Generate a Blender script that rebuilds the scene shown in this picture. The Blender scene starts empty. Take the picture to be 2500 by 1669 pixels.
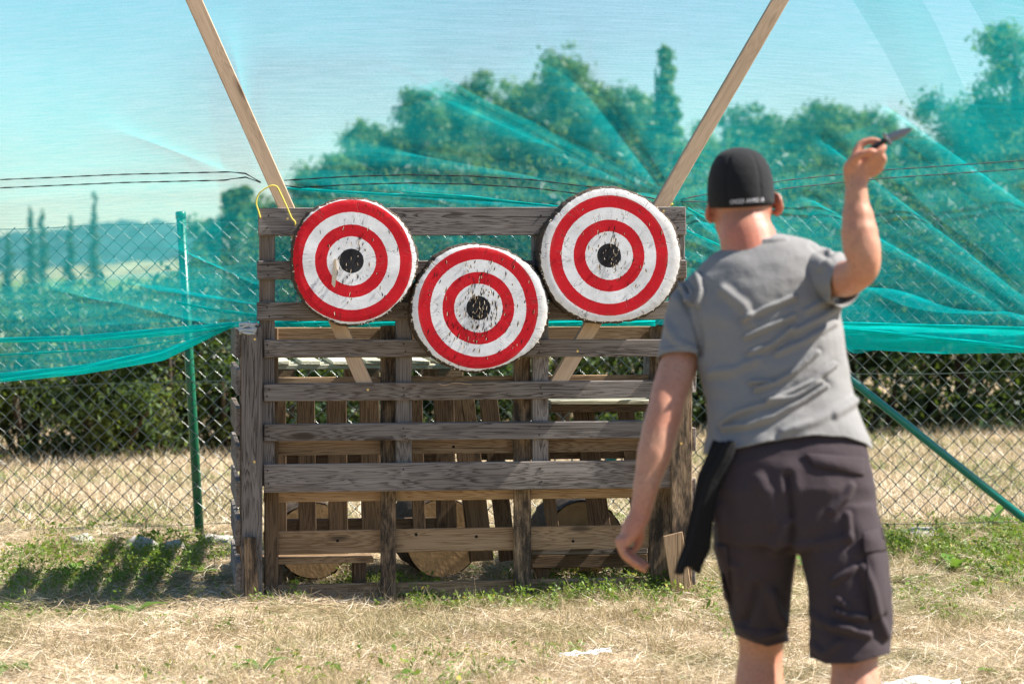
import bpy, bmesh, math, random
import numpy as np
from mathutils import Vector, Matrix, noise as mnoise
from mathutils.bvhtree import BVHTree

random.seed(7)
RNG = np.random.default_rng(7)
SC = bpy.context.scene
COL = SC.collection
R = math.radians

# ------------------------------------------------------------------ camera, sky, sun, exposure
FPX, CX, HY, CAMH = 5903.0, 1250.0, 680.0, 1.40      # focal length, centre and horizon in photo pixels (2500 wide)
cam = bpy.data.cameras.new('camera')
cam.lens = FPX / 2500 * 36
cam.sensor_width = 36
cam.shift_y = -(834.5 - HY) / 2500
cam.clip_start, cam.clip_end = 0.1, 6000
cam.dof.use_dof = True
cam.dof.focus_distance = 10.5
cam.dof.aperture_fstop = 3.4
camo = bpy.data.objects.new('camera', cam)
camo.location = (0, 0, CAMH)
camo.rotation_euler = (R(90), 0, 0)
COL.objects.link(camo)
SC.camera = camo

SUN_EL, SUN_AZ = 48.5, -3.5        # elevation; azimuth turned from +X towards the camera
W = bpy.data.worlds.new('World')
SC.world = W
W.use_nodes = True
wn = W.node_tree
sky = wn.nodes.new('ShaderNodeTexSky')
sky.sky_type = 'NISHITA'
sky.sun_disc = False
sky.sun_elevation = R(SUN_EL)
sky.sun_rotation = R(90 + SUN_AZ)
sky.air_density = 1.0
sky.dust_density = 0.3
sky.ozone_density = 3.0
bg = wn.nodes['Background']
bg.inputs['Strength'].default_value = 0.069
wn.links.new(sky.outputs[0], bg.inputs[0])
sl = bpy.data.lights.new('sun', 'SUN')
sl.energy = 5.0
sl.angle = R(0.53)
sl.color = (1.0, 0.95, 0.87)
slo = bpy.data.objects.new('sun', sl)
az = R(SUN_AZ)
sdir = Vector((math.cos(R(SUN_EL)) * math.cos(az), -math.cos(R(SUN_EL)) * math.sin(az), math.sin(R(SUN_EL))))
slo.rotation_euler = sdir.to_track_quat('Z', 'Y').to_euler()
slo.location = (6, -2, 9)
COL.objects.link(slo)
SC.view_settings.view_transform = 'Standard'
SC.view_settings.look = 'None'
SC.view_settings.gamma = 1
SC.view_settings.exposure = 1.36
SC.view_settings.use_curve_mapping = False
SC.render.engine = 'CYCLES'
SC.cycles.transparent_max_bounces = 24
SC.cycles.max_bounces = 8
SC.cycles.diffuse_bounces = 4
SC.cycles.transmission_bounces = 6
SC.cycles.sample_clamp_indirect = 6
SC.cycles.use_denoising = True

# ------------------------------------------------------------------ helpers
def P(x, y, Y):
    """photo pixel (2500 wide) at distance Y from the camera -> place in the world"""
    return Vector(((x - CX) * Y / FPX, Y, CAMH - (y - HY) * Y / FPX))

def tag(o, label=None, cat=None, group=None, kind=None):
    if label: o['label'] = label
    if cat: o['category'] = cat
    if group: o['group'] = group
    if kind: o['kind'] = kind
    return o

def empty(name, loc=(0, 0, 0), rot=(0, 0, 0), parent=None):
    o = bpy.data.objects.new(name, None)
    o.location = loc
    o.rotation_euler = rot
    o.parent = parent
    COL.objects.link(o)
    return o

def link(name, me, mat=None, parent=None, smooth=False):
    if mat is not None and len(me.materials) == 0:
        me.materials.append(mat)
    if smooth:
        me.polygons.foreach_set('use_smooth', [True] * len(me.polygons))
    o = bpy.data.objects.new(name, me)
    o.parent = parent
    COL.objects.link(o)
    return o

def pymesh(name, V, F, mat=None, parent=None, smooth=False):
    me = bpy.data.meshes.new(name)
    me.from_pydata([tuple(v) for v in V], [], [tuple(f) for f in F])
    me.update()
    return link(name, me, mat, parent, smooth)

def npmesh(name, V, F, mat=None, parent=None, smooth=False, col=None):
    """big meshes from arrays; F is (m,3) or (m,4); col is a colour for each vertex"""
    V = np.asarray(V, np.float32)
    F = np.asarray(F, np.int32)
    k = F.shape[1]
    me = bpy.data.meshes.new(name)
    me.vertices.add(len(V))
    me.vertices.foreach_set('co', V.ravel())
    me.loops.add(F.size)
    me.loops.foreach_set('vertex_index', F.ravel())
    me.polygons.add(len(F))
    me.polygons.foreach_set('loop_start', np.arange(0, F.size, k, dtype=np.int32))
    me.polygons.foreach_set('loop_total', np.full(len(F), k, np.int32))
    if col is not None:
        a = me.color_attributes.new('Col', 'FLOAT_COLOR', 'POINT')
        c = np.ones((len(V), 4), np.float32)
        c[:, :3] = col
        a.data.foreach_set('color', c.ravel())
    me.update(calc_edges=True)
    me.validate()
    return link(name, me, mat, parent, smooth)

def tube(pts, rad, n=8, caps=True):
    """vertices and faces of a round bar along pts; rad is one radius or one per point"""
    pts = [Vector(p) for p in pts]
    rad = [rad] * len(pts) if not hasattr(rad, '__len__') else list(rad)
    V, F = [], []
    up = None
    for i, p in enumerate(pts):
        a = pts[max(i - 1, 0)]
        b = pts[min(i + 1, len(pts) - 1)]
        t = (b - a).normalized()
        if up is None:
            up = Vector((0, 0, 1)) if abs(t.z) < 0.9 else Vector((0, 1, 0))
        u = (up - t * up.dot(t))
        u = u.normalized() if u.length > 1e-6 else t.orthogonal().normalized()
        up = u
        v = t.cross(u)
        for k in range(n):
            an = 2 * math.pi * k / n
            V.append(p + (u * math.cos(an) + v * math.sin(an)) * rad[i])
    for i in range(len(pts) - 1):
        for k in range(n):
            F.append((i * n + k, i * n + (k + 1) % n, (i + 1) * n + (k + 1) % n, (i + 1) * n + k))
    if caps:
        F.append(tuple(range(n))[::-1])
        F.append(tuple((len(pts) - 1) * n + k for k in range(n)))
    return V, F

class MB:
    def __init__(self): self.V, self.F = [], []
    def add(self, VF):
        o = len(self.V)
        self.V += [tuple(v) for v in VF[0]]
        self.F += [tuple(i + o for i in f) for f in VF[1]]
        return self
    def build(self, name, mat=None, parent=None, smooth=False):
        return pymesh(name, self.V, self.F, mat, parent, smooth)

def chamfer_box(sx, sy, sz, c=0.003, j=0.0, rnd=random):
    """a sawn piece of timber: box with worn edges and slightly uneven ends, centred on the origin"""
    hx, hy, hz = sx / 2, sy / 2, sz / 2
    bm = bmesh.new()
    bmesh.ops.create_cube(bm, size=1)
    for v in bm.verts:
        v.co.x *= sx; v.co.y *= sy; v.co.z *= sz
        v.co += Vector((rnd.uniform(-j, j) * 1.6, rnd.uniform(-j, j) * 0.5, rnd.uniform(-j, j)))
    bmesh.ops.bevel(bm, geom=list(bm.edges), offset=c, segments=1, affect='EDGES', profile=0.7)
    me = bpy.data.meshes.new('timber')
    bm.to_mesh(me)
    bm.free()
    return me

# ------------------------------------------------------------------ materials
class NT:
    def __init__(self, name):
        self.m = bpy.data.materials.new(name)
        self.m.use_nodes = True
        self.t = self.m.node_tree
        self.b = self.t.nodes['Principled BSDF']
        self.out = self.t.nodes['Material Output']
    def n(self, typ, **kw):
        nd = self.t.nodes.new('ShaderNode' + typ)
        for k, v in kw.items():
            if k.startswith('i_'):
                key = k[2:]
                key = int(key) if key.isdigit() else key.replace('_', ' ')
                s = nd.inputs[key]
                if hasattr(v, 'is_linked') or hasattr(v, 'links'):
                    self.t.links.new(v, s)
                else:
                    s.default_value = v
            else:
                setattr(nd, k, v)
        return nd
    def l(self, a, b): self.t.links.new(a, b)
    def ramp(self, fac, stops, interp='LINEAR'):
        r = self.n('ValToRGB')
        r.color_ramp.interpolation = interp
        e = r.color_ramp.elements
        while len(e) < len(stops): e.new(0.5)
        for k, (p, c) in enumerate(stops):
            e[k].position = p
            e[k].color = (*c, 1) if len(c) == 3 else c
        self.l(fac, r.inputs[0])
        return r.outputs[0]
    def math(self, op, a, b=None, c=None, clamp=False):
        nd = self.n('Math', operation=op, use_clamp=clamp)
        for k, v in enumerate((a, b, c)):
            if v is None: continue
            if hasattr(v, 'links'): self.l(v, nd.inputs[k])
            else: nd.inputs[k].default_value = v
        return nd.outputs[0]
    def mix(self, fac, a, b, blend='MIX'):
        nd = self.n('Mix', data_type='RGBA', blend_type=blend)
        for s, v in ((nd.inputs[0], fac), (nd.inputs[6], a), (nd.inputs[7], b)):
            if hasattr(v, 'links'): self.l(v, s)
            elif hasattr(v, '__len__'): s.default_value = (*v, 1) if len(v) == 3 else v
            else: s.default_value = v
        return nd.outputs[2]
    def noise(self, vec, scale, detail=4, rough=0.55, dist=0.0):
        nd = self.n('TexNoise', i_Scale=scale, i_Detail=detail, i_Roughness=rough, i_Distortion=dist)
        if vec is not None: self.l(vec, nd.inputs['Vector'])
        return nd.outputs['Fac']
    def bump(self, h, strength, dist, normal=None):
        nd = self.n('Bump', i_Strength=strength, i_Distance=dist)
        self.l(h, nd.inputs['Height'])
        if normal is not None: self.l(normal, nd.inputs['Normal'])
        return nd.outputs[0]
    def set(self, **kw):
        for k, v in kw.items():
            s = self.b.inputs[k.replace('_', ' ')]
            if hasattr(v, 'links'): self.l(v, s)
            elif hasattr(v, '__len__') and s.type == 'RGBA': s.default_value = (*v, 1)
            else: s.default_value = v
        return self.m

def wood(name, light, dark, knot=(0.05, 0.035, 0.025), mildew=0.0, rough=0.85, bumpd=0.0015, vary=0.35, streak=1.0, warm=None):
    t = NT(name)
    tc = t.n('TexCoord').outputs['Object']
    oi = t.n('ObjectInfo').outputs['Random']
    off = t.n('CombineXYZ')
    t.l(t.math('MULTIPLY', oi, 37.0), off.inputs[0]); t.l(t.math('MULTIPLY', oi, 91.0), off.inputs[1]); t.l(t.math('MULTIPLY', oi, 53.0), off.inputs[2])
    v = t.n('VectorMath', operation='ADD'); t.l(tc, v.inputs[0]); t.l(off.outputs[0], v.inputs[1]); v = v.outputs[0]
    def scl(s):
        m = t.n('Mapping'); m.inputs['Scale'].default_value = s; t.l(v, m.inputs['Vector']); return m.outputs[0]
    # knots: where the grain swirls
    kv = t.n('TexVoronoi', feature='F1', i_Scale=1.0, i_Randomness=1.0); t.l(scl((2.2, 6, 9)), kv.inputs['Vector'])
    kd = kv.outputs['Distance']
    kmask = t.ramp(kd, [(0.0, (1, 1, 1)), (0.10, (0.75, 0.75, 0.75)), (0.17, (0.0, 0.0, 0.0))])
    swirl = t.math('MULTIPLY', t.ramp(kd, [(0.0, (1, 1, 1)), (0.55, (0, 0, 0))]), 1.6)
    grain_big = t.noise(scl((0.8, 14, 26)), 1.0, 4, 0.6, 0.5)
    g2 = t.math('ADD', t.math('MULTIPLY', grain_big, 4.0), swirl)
    rings = t.math('FRACT', t.math('MULTIPLY', g2, 2.6))
    rings = t.ramp(rings, [(0.0, (0, 0, 0)), (0.6, (1, 1, 1)), (0.92, (0.8, 0.8, 0.8)), (1.0, (0, 0, 0))])
    fib = t.noise(scl((3, 120, 220)), 1.0, 5, 0.7)
    tone = t.noise(scl((1.2, 5, 7)), 1.0, 3, 0.5)
    f = t.math('ADD', t.math('MULTIPLY', rings, 0.30 * streak), t.math('ADD', t.math('MULTIPLY', fib, 0.55), t.math('MULTIPLY', tone, 0.55)))
    f = t.math('SUBTRACT', f, 0.20)
    c = t.ramp(f, [(0.34, dark), (0.53, tuple((a * 0.55 + b * 0.45) for a, b in zip(light, dark))), (0.74, light)])
    if warm: c = t.mix(t.math('MULTIPLY', t.ramp(t.noise(scl((0.5, 3, 5)), 1.0, 3, 0.55), [(0.48, (0, 0, 0)), (0.66, (1, 1, 1))]), 0.6), c, t.mix(fib, tuple(a * 0.4 for a in warm), warm))
    c = t.mix(kmask, c, knot)
    # drying cracks
    cr = t.noise(scl((1.6, 60, 90)), 1.0, 2, 0.5, 0.2)
    crm = t.ramp(cr, [(0.0, (1, 1, 1)), (0.27, (1, 1, 1)), (0.31, (0, 0, 0))])
    c = t.mix(t.math('MULTIPLY', crm, 0.75), c, tuple(a * 0.25 for a in dark))
    if mildew > 0:
        mn = t.noise(scl((5, 16, 18)), 1.0, 6, 0.72)
        mm = t.ramp(mn, [(0.50 - mildew * 0.1, (0, 0, 0)), (0.58, (1, 1, 1))])
        c = t.mix(t.math('MULTIPLY', mm, 0.9), c, (0.025, 0.021, 0.018))
    val = t.math('ADD', 1 - vary / 2, t.math('MULTIPLY', oi, vary))
    hsv = t.n('HueSaturation'); t.l(c, hsv.inputs['Color']); t.l(val, hsv.inputs['Value'])
    h = t.math('ADD', t.math('MULTIPLY', fib, 0.6), t.math('SUBTRACT', t.math('MULTIPLY', rings, 0.4), crm))
    return t.set(Base_Color=hsv.outputs[0], Roughness=rough, Normal=t.bump(h, 0.7, bumpd), Specular_IOR_Level=0.25)

M = {}
M['grey_wood'] = wood('grey weathered wood', (0.265, 0.232, 0.208), (0.062, 0.050, 0.043), warm=(0.20, 0.135, 0.085))
M['brown_wood'] = wood('brown pallet wood', (0.44, 0.30, 0.18), (0.20, 0.118, 0.06), vary=0.4)
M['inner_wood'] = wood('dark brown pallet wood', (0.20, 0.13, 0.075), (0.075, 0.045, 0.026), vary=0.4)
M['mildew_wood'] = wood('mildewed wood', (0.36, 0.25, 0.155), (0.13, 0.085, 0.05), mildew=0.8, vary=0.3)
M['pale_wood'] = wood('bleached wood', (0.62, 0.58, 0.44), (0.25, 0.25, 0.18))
M['batten_wood'] = wood('new planed timber', (0.66, 0.49, 0.34), (0.44, 0.31, 0.205), knot=(0.09, 0.045, 0.022), vary=0.12, bumpd=0.0005, streak=0.6)

def plain(name, color, rough=0.6, spec=0.3, nscale=0, namp=0.2, bscale=0, bdist=0.002, metal=0.0, ior=1.5):
    t = NT(name)
    tc = t.n('TexCoord').outputs['Object']
    c = color
    kw = {}
    if nscale:
        n = t.noise(tc, nscale, 5, 0.6)
        c = t.mix(n, tuple(a * (1 - namp) for a in color), tuple(min(a * (1 + namp), 1) for a in color))
    if bscale:
        kw['Normal'] = t.bump(t.noise(tc, bscale, 5, 0.65), 0.6, bdist)
    return t.set(Base_Color=c, Roughness=rough, Specular_IOR_Level=spec, Metallic=metal, IOR=ior, **kw)

M['nail'] = plain('rusty nail', (0.035, 0.025, 0.02), 0.6, 0.4)
M['brass'] = plain('brass screw', (0.75, 0.52, 0.18), 0.35, 0.5, metal=0.7)
M['yellow_cord'] = plain('yellow cord', (0.72, 0.60, 0.10), 0.6)
M['white'] = plain('white paper', (0.85, 0.85, 0.87), 0.7, nscale=30, namp=0.05)
M['stone'] = plain('stone', (0.36, 0.33, 0.29), 0.9, nscale=14, namp=0.5, bscale=30, bdist=0.01)
M['tape'] = plain('cloudy plastic wrap', (0.38, 0.42, 0.45), 0.25, 0.6, nscale=40, namp=0.5, bscale=60, bdist=0.004)
M['fence_green'] = plain('green coated tube', (0.002, 0.11, 0.055), 0.33, 0.5, nscale=25, namp=0.15)
M['fence_teal'] = plain('teal coated tube', (0.0, 0.16, 0.135), 0.33, 0.5, nscale=25, namp=0.15)
M['wire'] = plain('green coated wire', (0.008, 0.04, 0.024), 0.34, 0.5, ior=2.3)
M['black_cord'] = plain('black plastic cord', (0.012, 0.013, 0.012), 0.6, 0.3)

def attr_leaf(name, trans=0.35, rough=0.5, spec=0.35):
    t = NT(name)
    a = t.n('Attribute', attribute_name='Col').outputs['Color']
    t.set(Base_Color=a, Roughness=rough, Specular_IOR_Level=spec)
    if trans:
        tr = t.n('BsdfTranslucent'); t.l(t.mix(0.35, a, (0.30, 0.42, 0.03), 'MIX') if trans > 0.3 else a, tr.inputs[0])
        mx = t.n('MixShader'); mx.inputs[0].default_value = trans
        t.l(t.b.outputs[0], mx.inputs[1]); t.l(tr.outputs[0], mx.inputs[2]); t.l(mx.outputs[0], t.out.inputs[0])
    return t.m
M['leaf'] = attr_leaf('leaf', 0.35)
M['straw'] = attr_leaf('straw', 0.2, 0.55, 0.3)
M['bark'] = plain('bark', (0.10, 0.075, 0.055), 0.95, 0.1, nscale=9, namp=0.6, bscale=22, bdist=0.03)
M['log_bark'] = plain('log bark', (0.085, 0.065, 0.05), 0.95, 0.1, nscale=25, namp=0.6, bscale=45, bdist=0.02)

def net_mat(name, opac, col, lines=0.10):
    t = NT(name)
    geo = t.n('NewGeometry').outputs['Position']
    m = t.n('Mapping'); m.inputs['Scale'].default_value = (5, 5, 130); t.l(geo, m.inputs['Vector'])
    n1 = t.noise(m.outputs[0], 1.0, 3, 0.6)
    m2 = t.n('Mapping'); m2.inputs['Scale'].default_value = (160, 160, 160); t.l(geo, m2.inputs['Vector'])
    n2 = t.noise(m2.outputs[0], 1.0, 2, 0.5)
    n3 = t.noise(geo, 1.3, 3, 0.5)
    op = t.math('ADD', opac, t.math('MULTIPLY', t.math('SUBTRACT', n1, 0.5), lines * 2.4))
    op = t.math('ADD', op, t.math('MULTIPLY', t.math('SUBTRACT', n2, 0.5), lines * 1.6))
    op = t.math('ADD', op, t.math('MULTIPLY', t.math('SUBTRACT', n3, 0.5), 0.14), clamp=True)
    d = t.n('BsdfDiffuse'); d.inputs[0].default_value = (*col, 1)
    tr = t.n('BsdfTranslucent'); tr.inputs[0].default_value = (*[c * 0.9 for c in col], 1)
    m1 = t.n('MixShader'); m1.inputs[0].default_value = 0.45
    t.l(d.outputs[0], m1.inputs[1]); t.l(tr.outputs[0], m1.inputs[2])
    tp = t.n('BsdfTransparent')
    mx = t.n('MixShader'); t.l(op, mx.inputs[0]); t.l(tp.outputs[0], mx.inputs[1]); t.l(m1.outputs[0], mx.inputs[2])
    t.l(mx.outputs[0], t.out.inputs[0])
    return t.m
M['net'] = net_mat('teal shade net', 0.345, (0.004, 0.535, 0.55), 0.17)
M['net_light'] = net_mat('single loose net', 0.20, (0.004, 0.52, 0.50), 0.10)
M['net_hem'] = net_mat('gathered teal net', 0.62, (0.004, 0.62, 0.58), 0.08)

def target_mat():
    """stencilled rings in dry paint over end grain"""
    t = NT('painted end grain')
    tc = t.n('TexCoord').outputs['Object']
    oi = t.n('ObjectInfo').outputs['Random']
    sep = t.n('SeparateXYZ'); t.l(tc, sep.inputs[0])
    x, z = sep.outputs[0], sep.outputs[2]
    wob = t.math('MULTIPLY', t.math('SUBTRACT', t.noise(tc, 60, 4, 0.7), 0.5), 0.0045)
    wob2 = t.math('MULTIPLY', t.math('SUBTRACT', t.noise(tc, 6, 2, 0.5), 0.5), 0.006)
    r = t.math('SQRT', t.math('ADD', t.math('MULTIPLY', x, x), t.math('MULTIPLY', z, z)))
    rr = t.math('ADD', t.math('ADD', r, wob), wob2)
    k = t.math('DIVIDE', rr, 0.0527 * 6)          # 0..1 over six ring steps
    white, red, black = (0.87, 0.87, 0.88), (0.63, 0.008, 0.018), (0.018, 0.018, 0.022)
    c = t.ramp(k, [(0.0, black), (1 / 6, white), (2 / 6, red), (3 / 6, white), (4 / 6, red), (5 / 6, white)], 'CONSTANT')
    # faint orange overspray at the edge of the red rings, patchy paint, dirt
    patch = t.noise(tc, 22, 5, 0.65)
    c = t.mix(t.ramp(patch, [(0.42, (0.0, 0, 0)), (0.75, (0.35, 0.35, 0.35))]), c, (0.45, 0.42, 0.40), 'MULTIPLY')
    rim = t.ramp(t.math('ADD', r, t.math('MULTIPLY', t.math('SUBTRACT', patch, 0.5), 0.05)), [(0.255, (0, 0, 0)), (0.31, (1, 1, 1))])
    c = t.mix(t.math('MULTIPLY', rim, 0.35), c, (0.55, 0.47, 0.36))
    # end grain: fine horizontal saw marks and radial checks
    saw = t.n('Mapping'); saw.inputs['Scale'].default_value = (14, 14, 260); t.l(tc, saw.inputs['Vector'])
    sawn = t.noise(saw.outputs[0], 1.0, 4, 0.7)
    c = t.mix(t.ramp(sawn, [(0.5, (0, 0, 0)), (0.85, (0.35, 0.35, 0.35))]), c, (0.72, 0.70, 0.70), 'MULTIPLY')
    th = t.math('ARCTAN2', z, x)
    pol = t.n('CombineXYZ')
    t.l(t.math('ADD', t.math('MULTIPLY', th, 11.0), t.math('MULTIPLY', oi, 60.0)), pol.inputs[0])
    t.l(t.math('MULTIPLY', r, 9.0), pol.inputs[1])
    t.l(t.math('MULTIPLY', oi, 20.0), pol.inputs[2])
    ck = t.noise(pol.outputs[0], 1.0, 2, 0.45, 0.3)
    ckm = t.math('ABSOLUTE', t.math('SUBTRACT', ck, 0.5))
    gate = t.ramp(t.noise(tc, 13, 3, 0.6), [(0.50, (0, 0, 0)), (0.58, (1, 1, 1))])
    crk = t.math('MULTIPLY', t.ramp(ckm, [(0.0, (1, 1, 1)), (0.010, (1, 1, 1)), (0.017, (0, 0, 0))]), gate)
    c = t.mix(t.math('MULTIPLY', crk, 0.55), c, (0.05, 0.035, 0.03))
    h = t.math('SUBTRACT', t.math('ADD', t.math('MULTIPLY', sawn, 0.5), t.math('MULTIPLY', patch, 0.4)), t.math('MULTIPLY', crk, 1.2))
    return t.set(Base_Color=c, Roughness=0.72, Normal=t.bump(h, 0.55, 0.002), Specular_IOR_Level=0.25)
M['target'] = target_mat()
M['chip'] = plain('split pale wood', (0.70, 0.60, 0.46), 0.8, nscale=80, namp=0.3)
M['cut'] = plain('knife cut', (0.02, 0.014, 0.012), 0.9)
M['log_end'] = plain('log end grain', (0.40, 0.25, 0.12), 0.85, nscale=18, namp=0.45, bscale=60, bdist=0.004)

# ------------------------------------------------------------------ ground
def ground_z(X, Y):
    """lie of the land: nearly flat, rising a hand's breadth to the fence"""
    r = np.clip((Y - 10.9) / 1.7, 0, 1)
    z = -0.030 + 0.096 * r * r * (3 - 2 * r)
    z = z + 0.014 * np.sin(X * 2.3 + Y * 1.1) + 0.010 * np.sin(X * 5.1 - Y * 3.7 + 1.0) + 0.006 * np.sin(X * 9.0 + Y * 7.0)
    z = z + np.clip(Y - 60, 0, 1e9) * -0.002
    return z

def gz(x, y): return float(ground_z(np.float64(x), np.float64(y)))

def ground_mat():
    t = NT('dry meadow soil')
    tc = t.n('TexCoord').outputs['Object']
    n1 = t.noise(tc, 1.7, 6, 0.65)
    n2 = t.noise(tc, 40, 6, 0.75)
    n3 = t.noise(tc, 0.12, 3, 0.5)
    f = t.math('ADD', t.math('MULTIPLY', n1, 0.5), t.math('MULTIPLY', n2, 0.5))
    c = t.ramp(f, [(0.25, (0.10, 0.07, 0.04)), (0.5, (0.33, 0.25, 0.15)), (0.8, (0.55, 0.44, 0.29))])
    c = t.mix(t.ramp(n3, [(0.5, (0, 0, 0)), (0.62, (0.8, 0.8, 0.8))]), c, (0.16, 0.19, 0.06))
    return t.set(Base_Color=c, Roughness=0.95, Specular_IOR_Level=0.1, Normal=t.bump(n2, 0.8, 0.02))
M['ground'] = ground_mat()

def build_ground():
    xs = np.concatenate([np.linspace(-3000, -60, 10), np.linspace(-40, -4, 12), np.linspace(-3.6, 3.6, 110), np.linspace(4, 40, 12), np.linspace(60, 3000, 10)])
    ys = np.concatenate([np.linspace(-60, 3, 12), np.linspace(4, 7.6, 12), np.linspace(7.8, 14, 110), np.linspace(14.4, 30, 40), np.linspace(34, 60, 10), np.linspace(80, 6000, 14)])
    X, Y = np.meshgrid(xs, ys)
    Z = ground_z(X, Y)
    V = np.stack([X.ravel(), Y.ravel(), Z.ravel()], 1)
    n, m = len(xs), len(ys)
    i = np.arange(m - 1)[:, None] * n + np.arange(n - 1)[None, :]
    F = np.stack([i, i + 1, i + n + 1, i + n], -1).reshape(-1, 4)
    g = npmesh('ground', V, F, M['ground'], smooth=True)
    tag(g, 'dry straw-covered meadow ground under everything', 'ground', kind='structure')
build_ground()

# ------------------------------------------------------------------ the pallet stand: its own frame, right side turned away
YAW = R(8.0)
O0 = P(642, 1460, 10.55)
O0.z = 0.0
DX = Vector((math.cos(YAW), math.sin(YAW), 0))
DN = Vector((-math.sin(YAW), math.cos(YAW), 0))        # away from the camera
CAMP = Vector((0, 0, CAMH))
def S(x, y, q):
    """pixel -> (a, z) on the plane of the stand lying q metres behind its front"""
    d = P(x, y, 1.0) - CAMP
    o = O0 + DN * q
    t = (o - CAMP).dot(DN) / d.dot(DN)
    p = CAMP + d * t
    return (p - O0).dot(DX), p.z
def S3(x, y, q):
    a, z = S(x, y, q)
    return O0 + DX * a + DN * q + Vector((0, 0, z))

def stand_root(name, label, cat, group=None):
    o = empty(name, O0, (0, 0, YAW))
    return tag(o, label, cat, group)

def board(parent, name, a0, a1, q0, q1, z0, z1, mat, axis='x', j=0.003, tilt=0.0, c=0.003, rnd=random):
    """a board in the parent's frame; axis is the way its grain runs; tilt turns it in its plane"""
    sx, sy, sz = abs(a1 - a0), abs(q1 - q0), abs(z1 - z0)
    ctr = ((a0 + a1) / 2, (q0 + q1) / 2, (z0 + z1) / 2)
    if axis == 'x': me = chamfer_box(sx, sy, sz, c, j, rnd); rot = (0, -tilt, 0)
    elif axis == 'z': me = chamfer_box(sz, sy, sx, c, j, rnd); rot = (0, -R(90) - tilt, 0)
    else: me = chamfer_box(sy, sx, sz, c, j, rnd); rot = (0, 0, R(90))
    o = link(name, me, mat, parent)
    o.location = ctr
    o.rotation_euler = rot
    return o

def hboard(parent, x0, x1, yt, yb, q0, th, mat, name='board', yr=None, **kw):
    """horizontal board given by its pixel edges: yt, yb at x0; yr = top edge at x1"""
    a0, z1 = S(x0, yt, q0)
    _, z0 = S(x0, yb, q0)
    a1, _ = S(x1, yt, q0)
    tilt = 0.0
    if yr is not None:
        _, zr = S(x1, yr, q0)
        tilt = math.atan2(zr - z1, a1 - a0)
        dz = (zr - z1) / 2
        z0 += dz; z1 += dz
    return board(parent, name, a0, a1, q0, q0 + th, z0, z1, mat, 'x', tilt=tilt, **kw)

def vboard(parent, x0, x1, yt, yb, q0, th, mat, name='stringer', **kw):
    a0, z1 = S(x0, yt, q0)
    a1, _ = S(x1, yt, q0)
    _, z0 = S((x0 + x1) / 2, yb, q0)
    return board(parent, name, a0, a1, q0, q0 + th, max(z0, -0.03), z1, mat, 'z', **kw)

def dots(parent, name, pts, q, rad, mat, ring=None):
    """nail or screw heads standing a hair proud of the wood"""
    mb = MB()
    for x, y in pts:
        a, z = S(x, y, q)
        n = 8
        V = [(a + rad * math.cos(2 * math.pi * k / n), q - 0.0022, z + rad * math.sin(2 * math.pi * k / n)) for k in range(n)]
        V += [(a + rad * math.cos(2 * math.pi * k / n), q + 0.002, z + rad * math.sin(2 * math.pi * k / n)) for k in range(n)]
        F = [tuple(range(n))] + [(k, n + k, n + (k + 1) % n, (k + 1) % n) for k in range(n)]
        mb.add((V, F))
    o = mb.build(name, mat, parent)
    o['kind'] = 'stuff'
    return o

# front grey pallet, standing on its side
pa = stand_root('pallet', 'large grey weathered pallet that the three round targets hang on', 'pallet')
A_rows = [(632, 507, 575, 506), (629, 637, 682, 635), (628, 738, 782, 736), (645, 830, 873, 828), (645, 936, 981, 928), (645, 1034, 1076, 1026), (645, 1132, 1201, 1123)]
for k, (x0, yt, yb, yr) in enumerate(A_rows):
    hboard(pa, x0, 1676 if k < 3 else 1638, yt, yb, 0.0, 0.022, M['grey_wood'], yr=yr)
for x0, x1 in ((633, 671), (968, 1006), (1302, 1340), (1640, 1672)):
    vboard(pa, x0, x1, 509, 1188, 0.0235, 0.075, M['grey_wood'])
nails = []
for x0, yt, yb, yr in A_rows:
    for xx in (655, 988, 1320, 1655):
        f = (xx - 640) / 1000
        for fy in (0.27, 0.72):
            nails.append((xx + random.uniform(-4, 4), yt + (yr - yt) * f + (yb - yt) * fy + random.uniform(-3, 3)))
dots(pa, 'nail_heads', nails, 0.0, 0.0042, M['nail'])
dots(pa, 'screw_heads', [(702, 534), (898, 951), (1410, 857), (1620, 515)], 0.0, 0.0055, M['brass'])

# lower brown pallet behind it
pb = stand_root('pallet', 'lower brown pallet with black mildewed uprights, standing on the grass', 'pallet')
B_rows = [(645, 800, 850, 797), (645, 922, 968, 914), (645, 1064, 1111, 1056), (645, 1180, 1227, 1168), (645, 1297, 1354, 1281), (645, 1429, 1470, 1407)]
for x0, yt, yb, yr in B_rows:
    hboard(pb, x0, 1590, yt, yb, 0.142, 0.022, M['brown_wood'], yr=yr)
for x0, x1 in ((930, 967), (1256, 1297), (1588, 1639)):
    vboard(pb, x0, x1, 796, 1475, 0.1005, 0.040, M['mildew_wood'])
vboard(pb, 646, 680, 800, 1475, 0.1005, 0.040, M['inner_wood'])
dots(pb, 'bolt_holes', [(824, 1319), (1016, 1304), (1163, 1309), (1399, 1320), (1107, 1090)], 0.142, 0.007, M['cut'])

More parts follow.
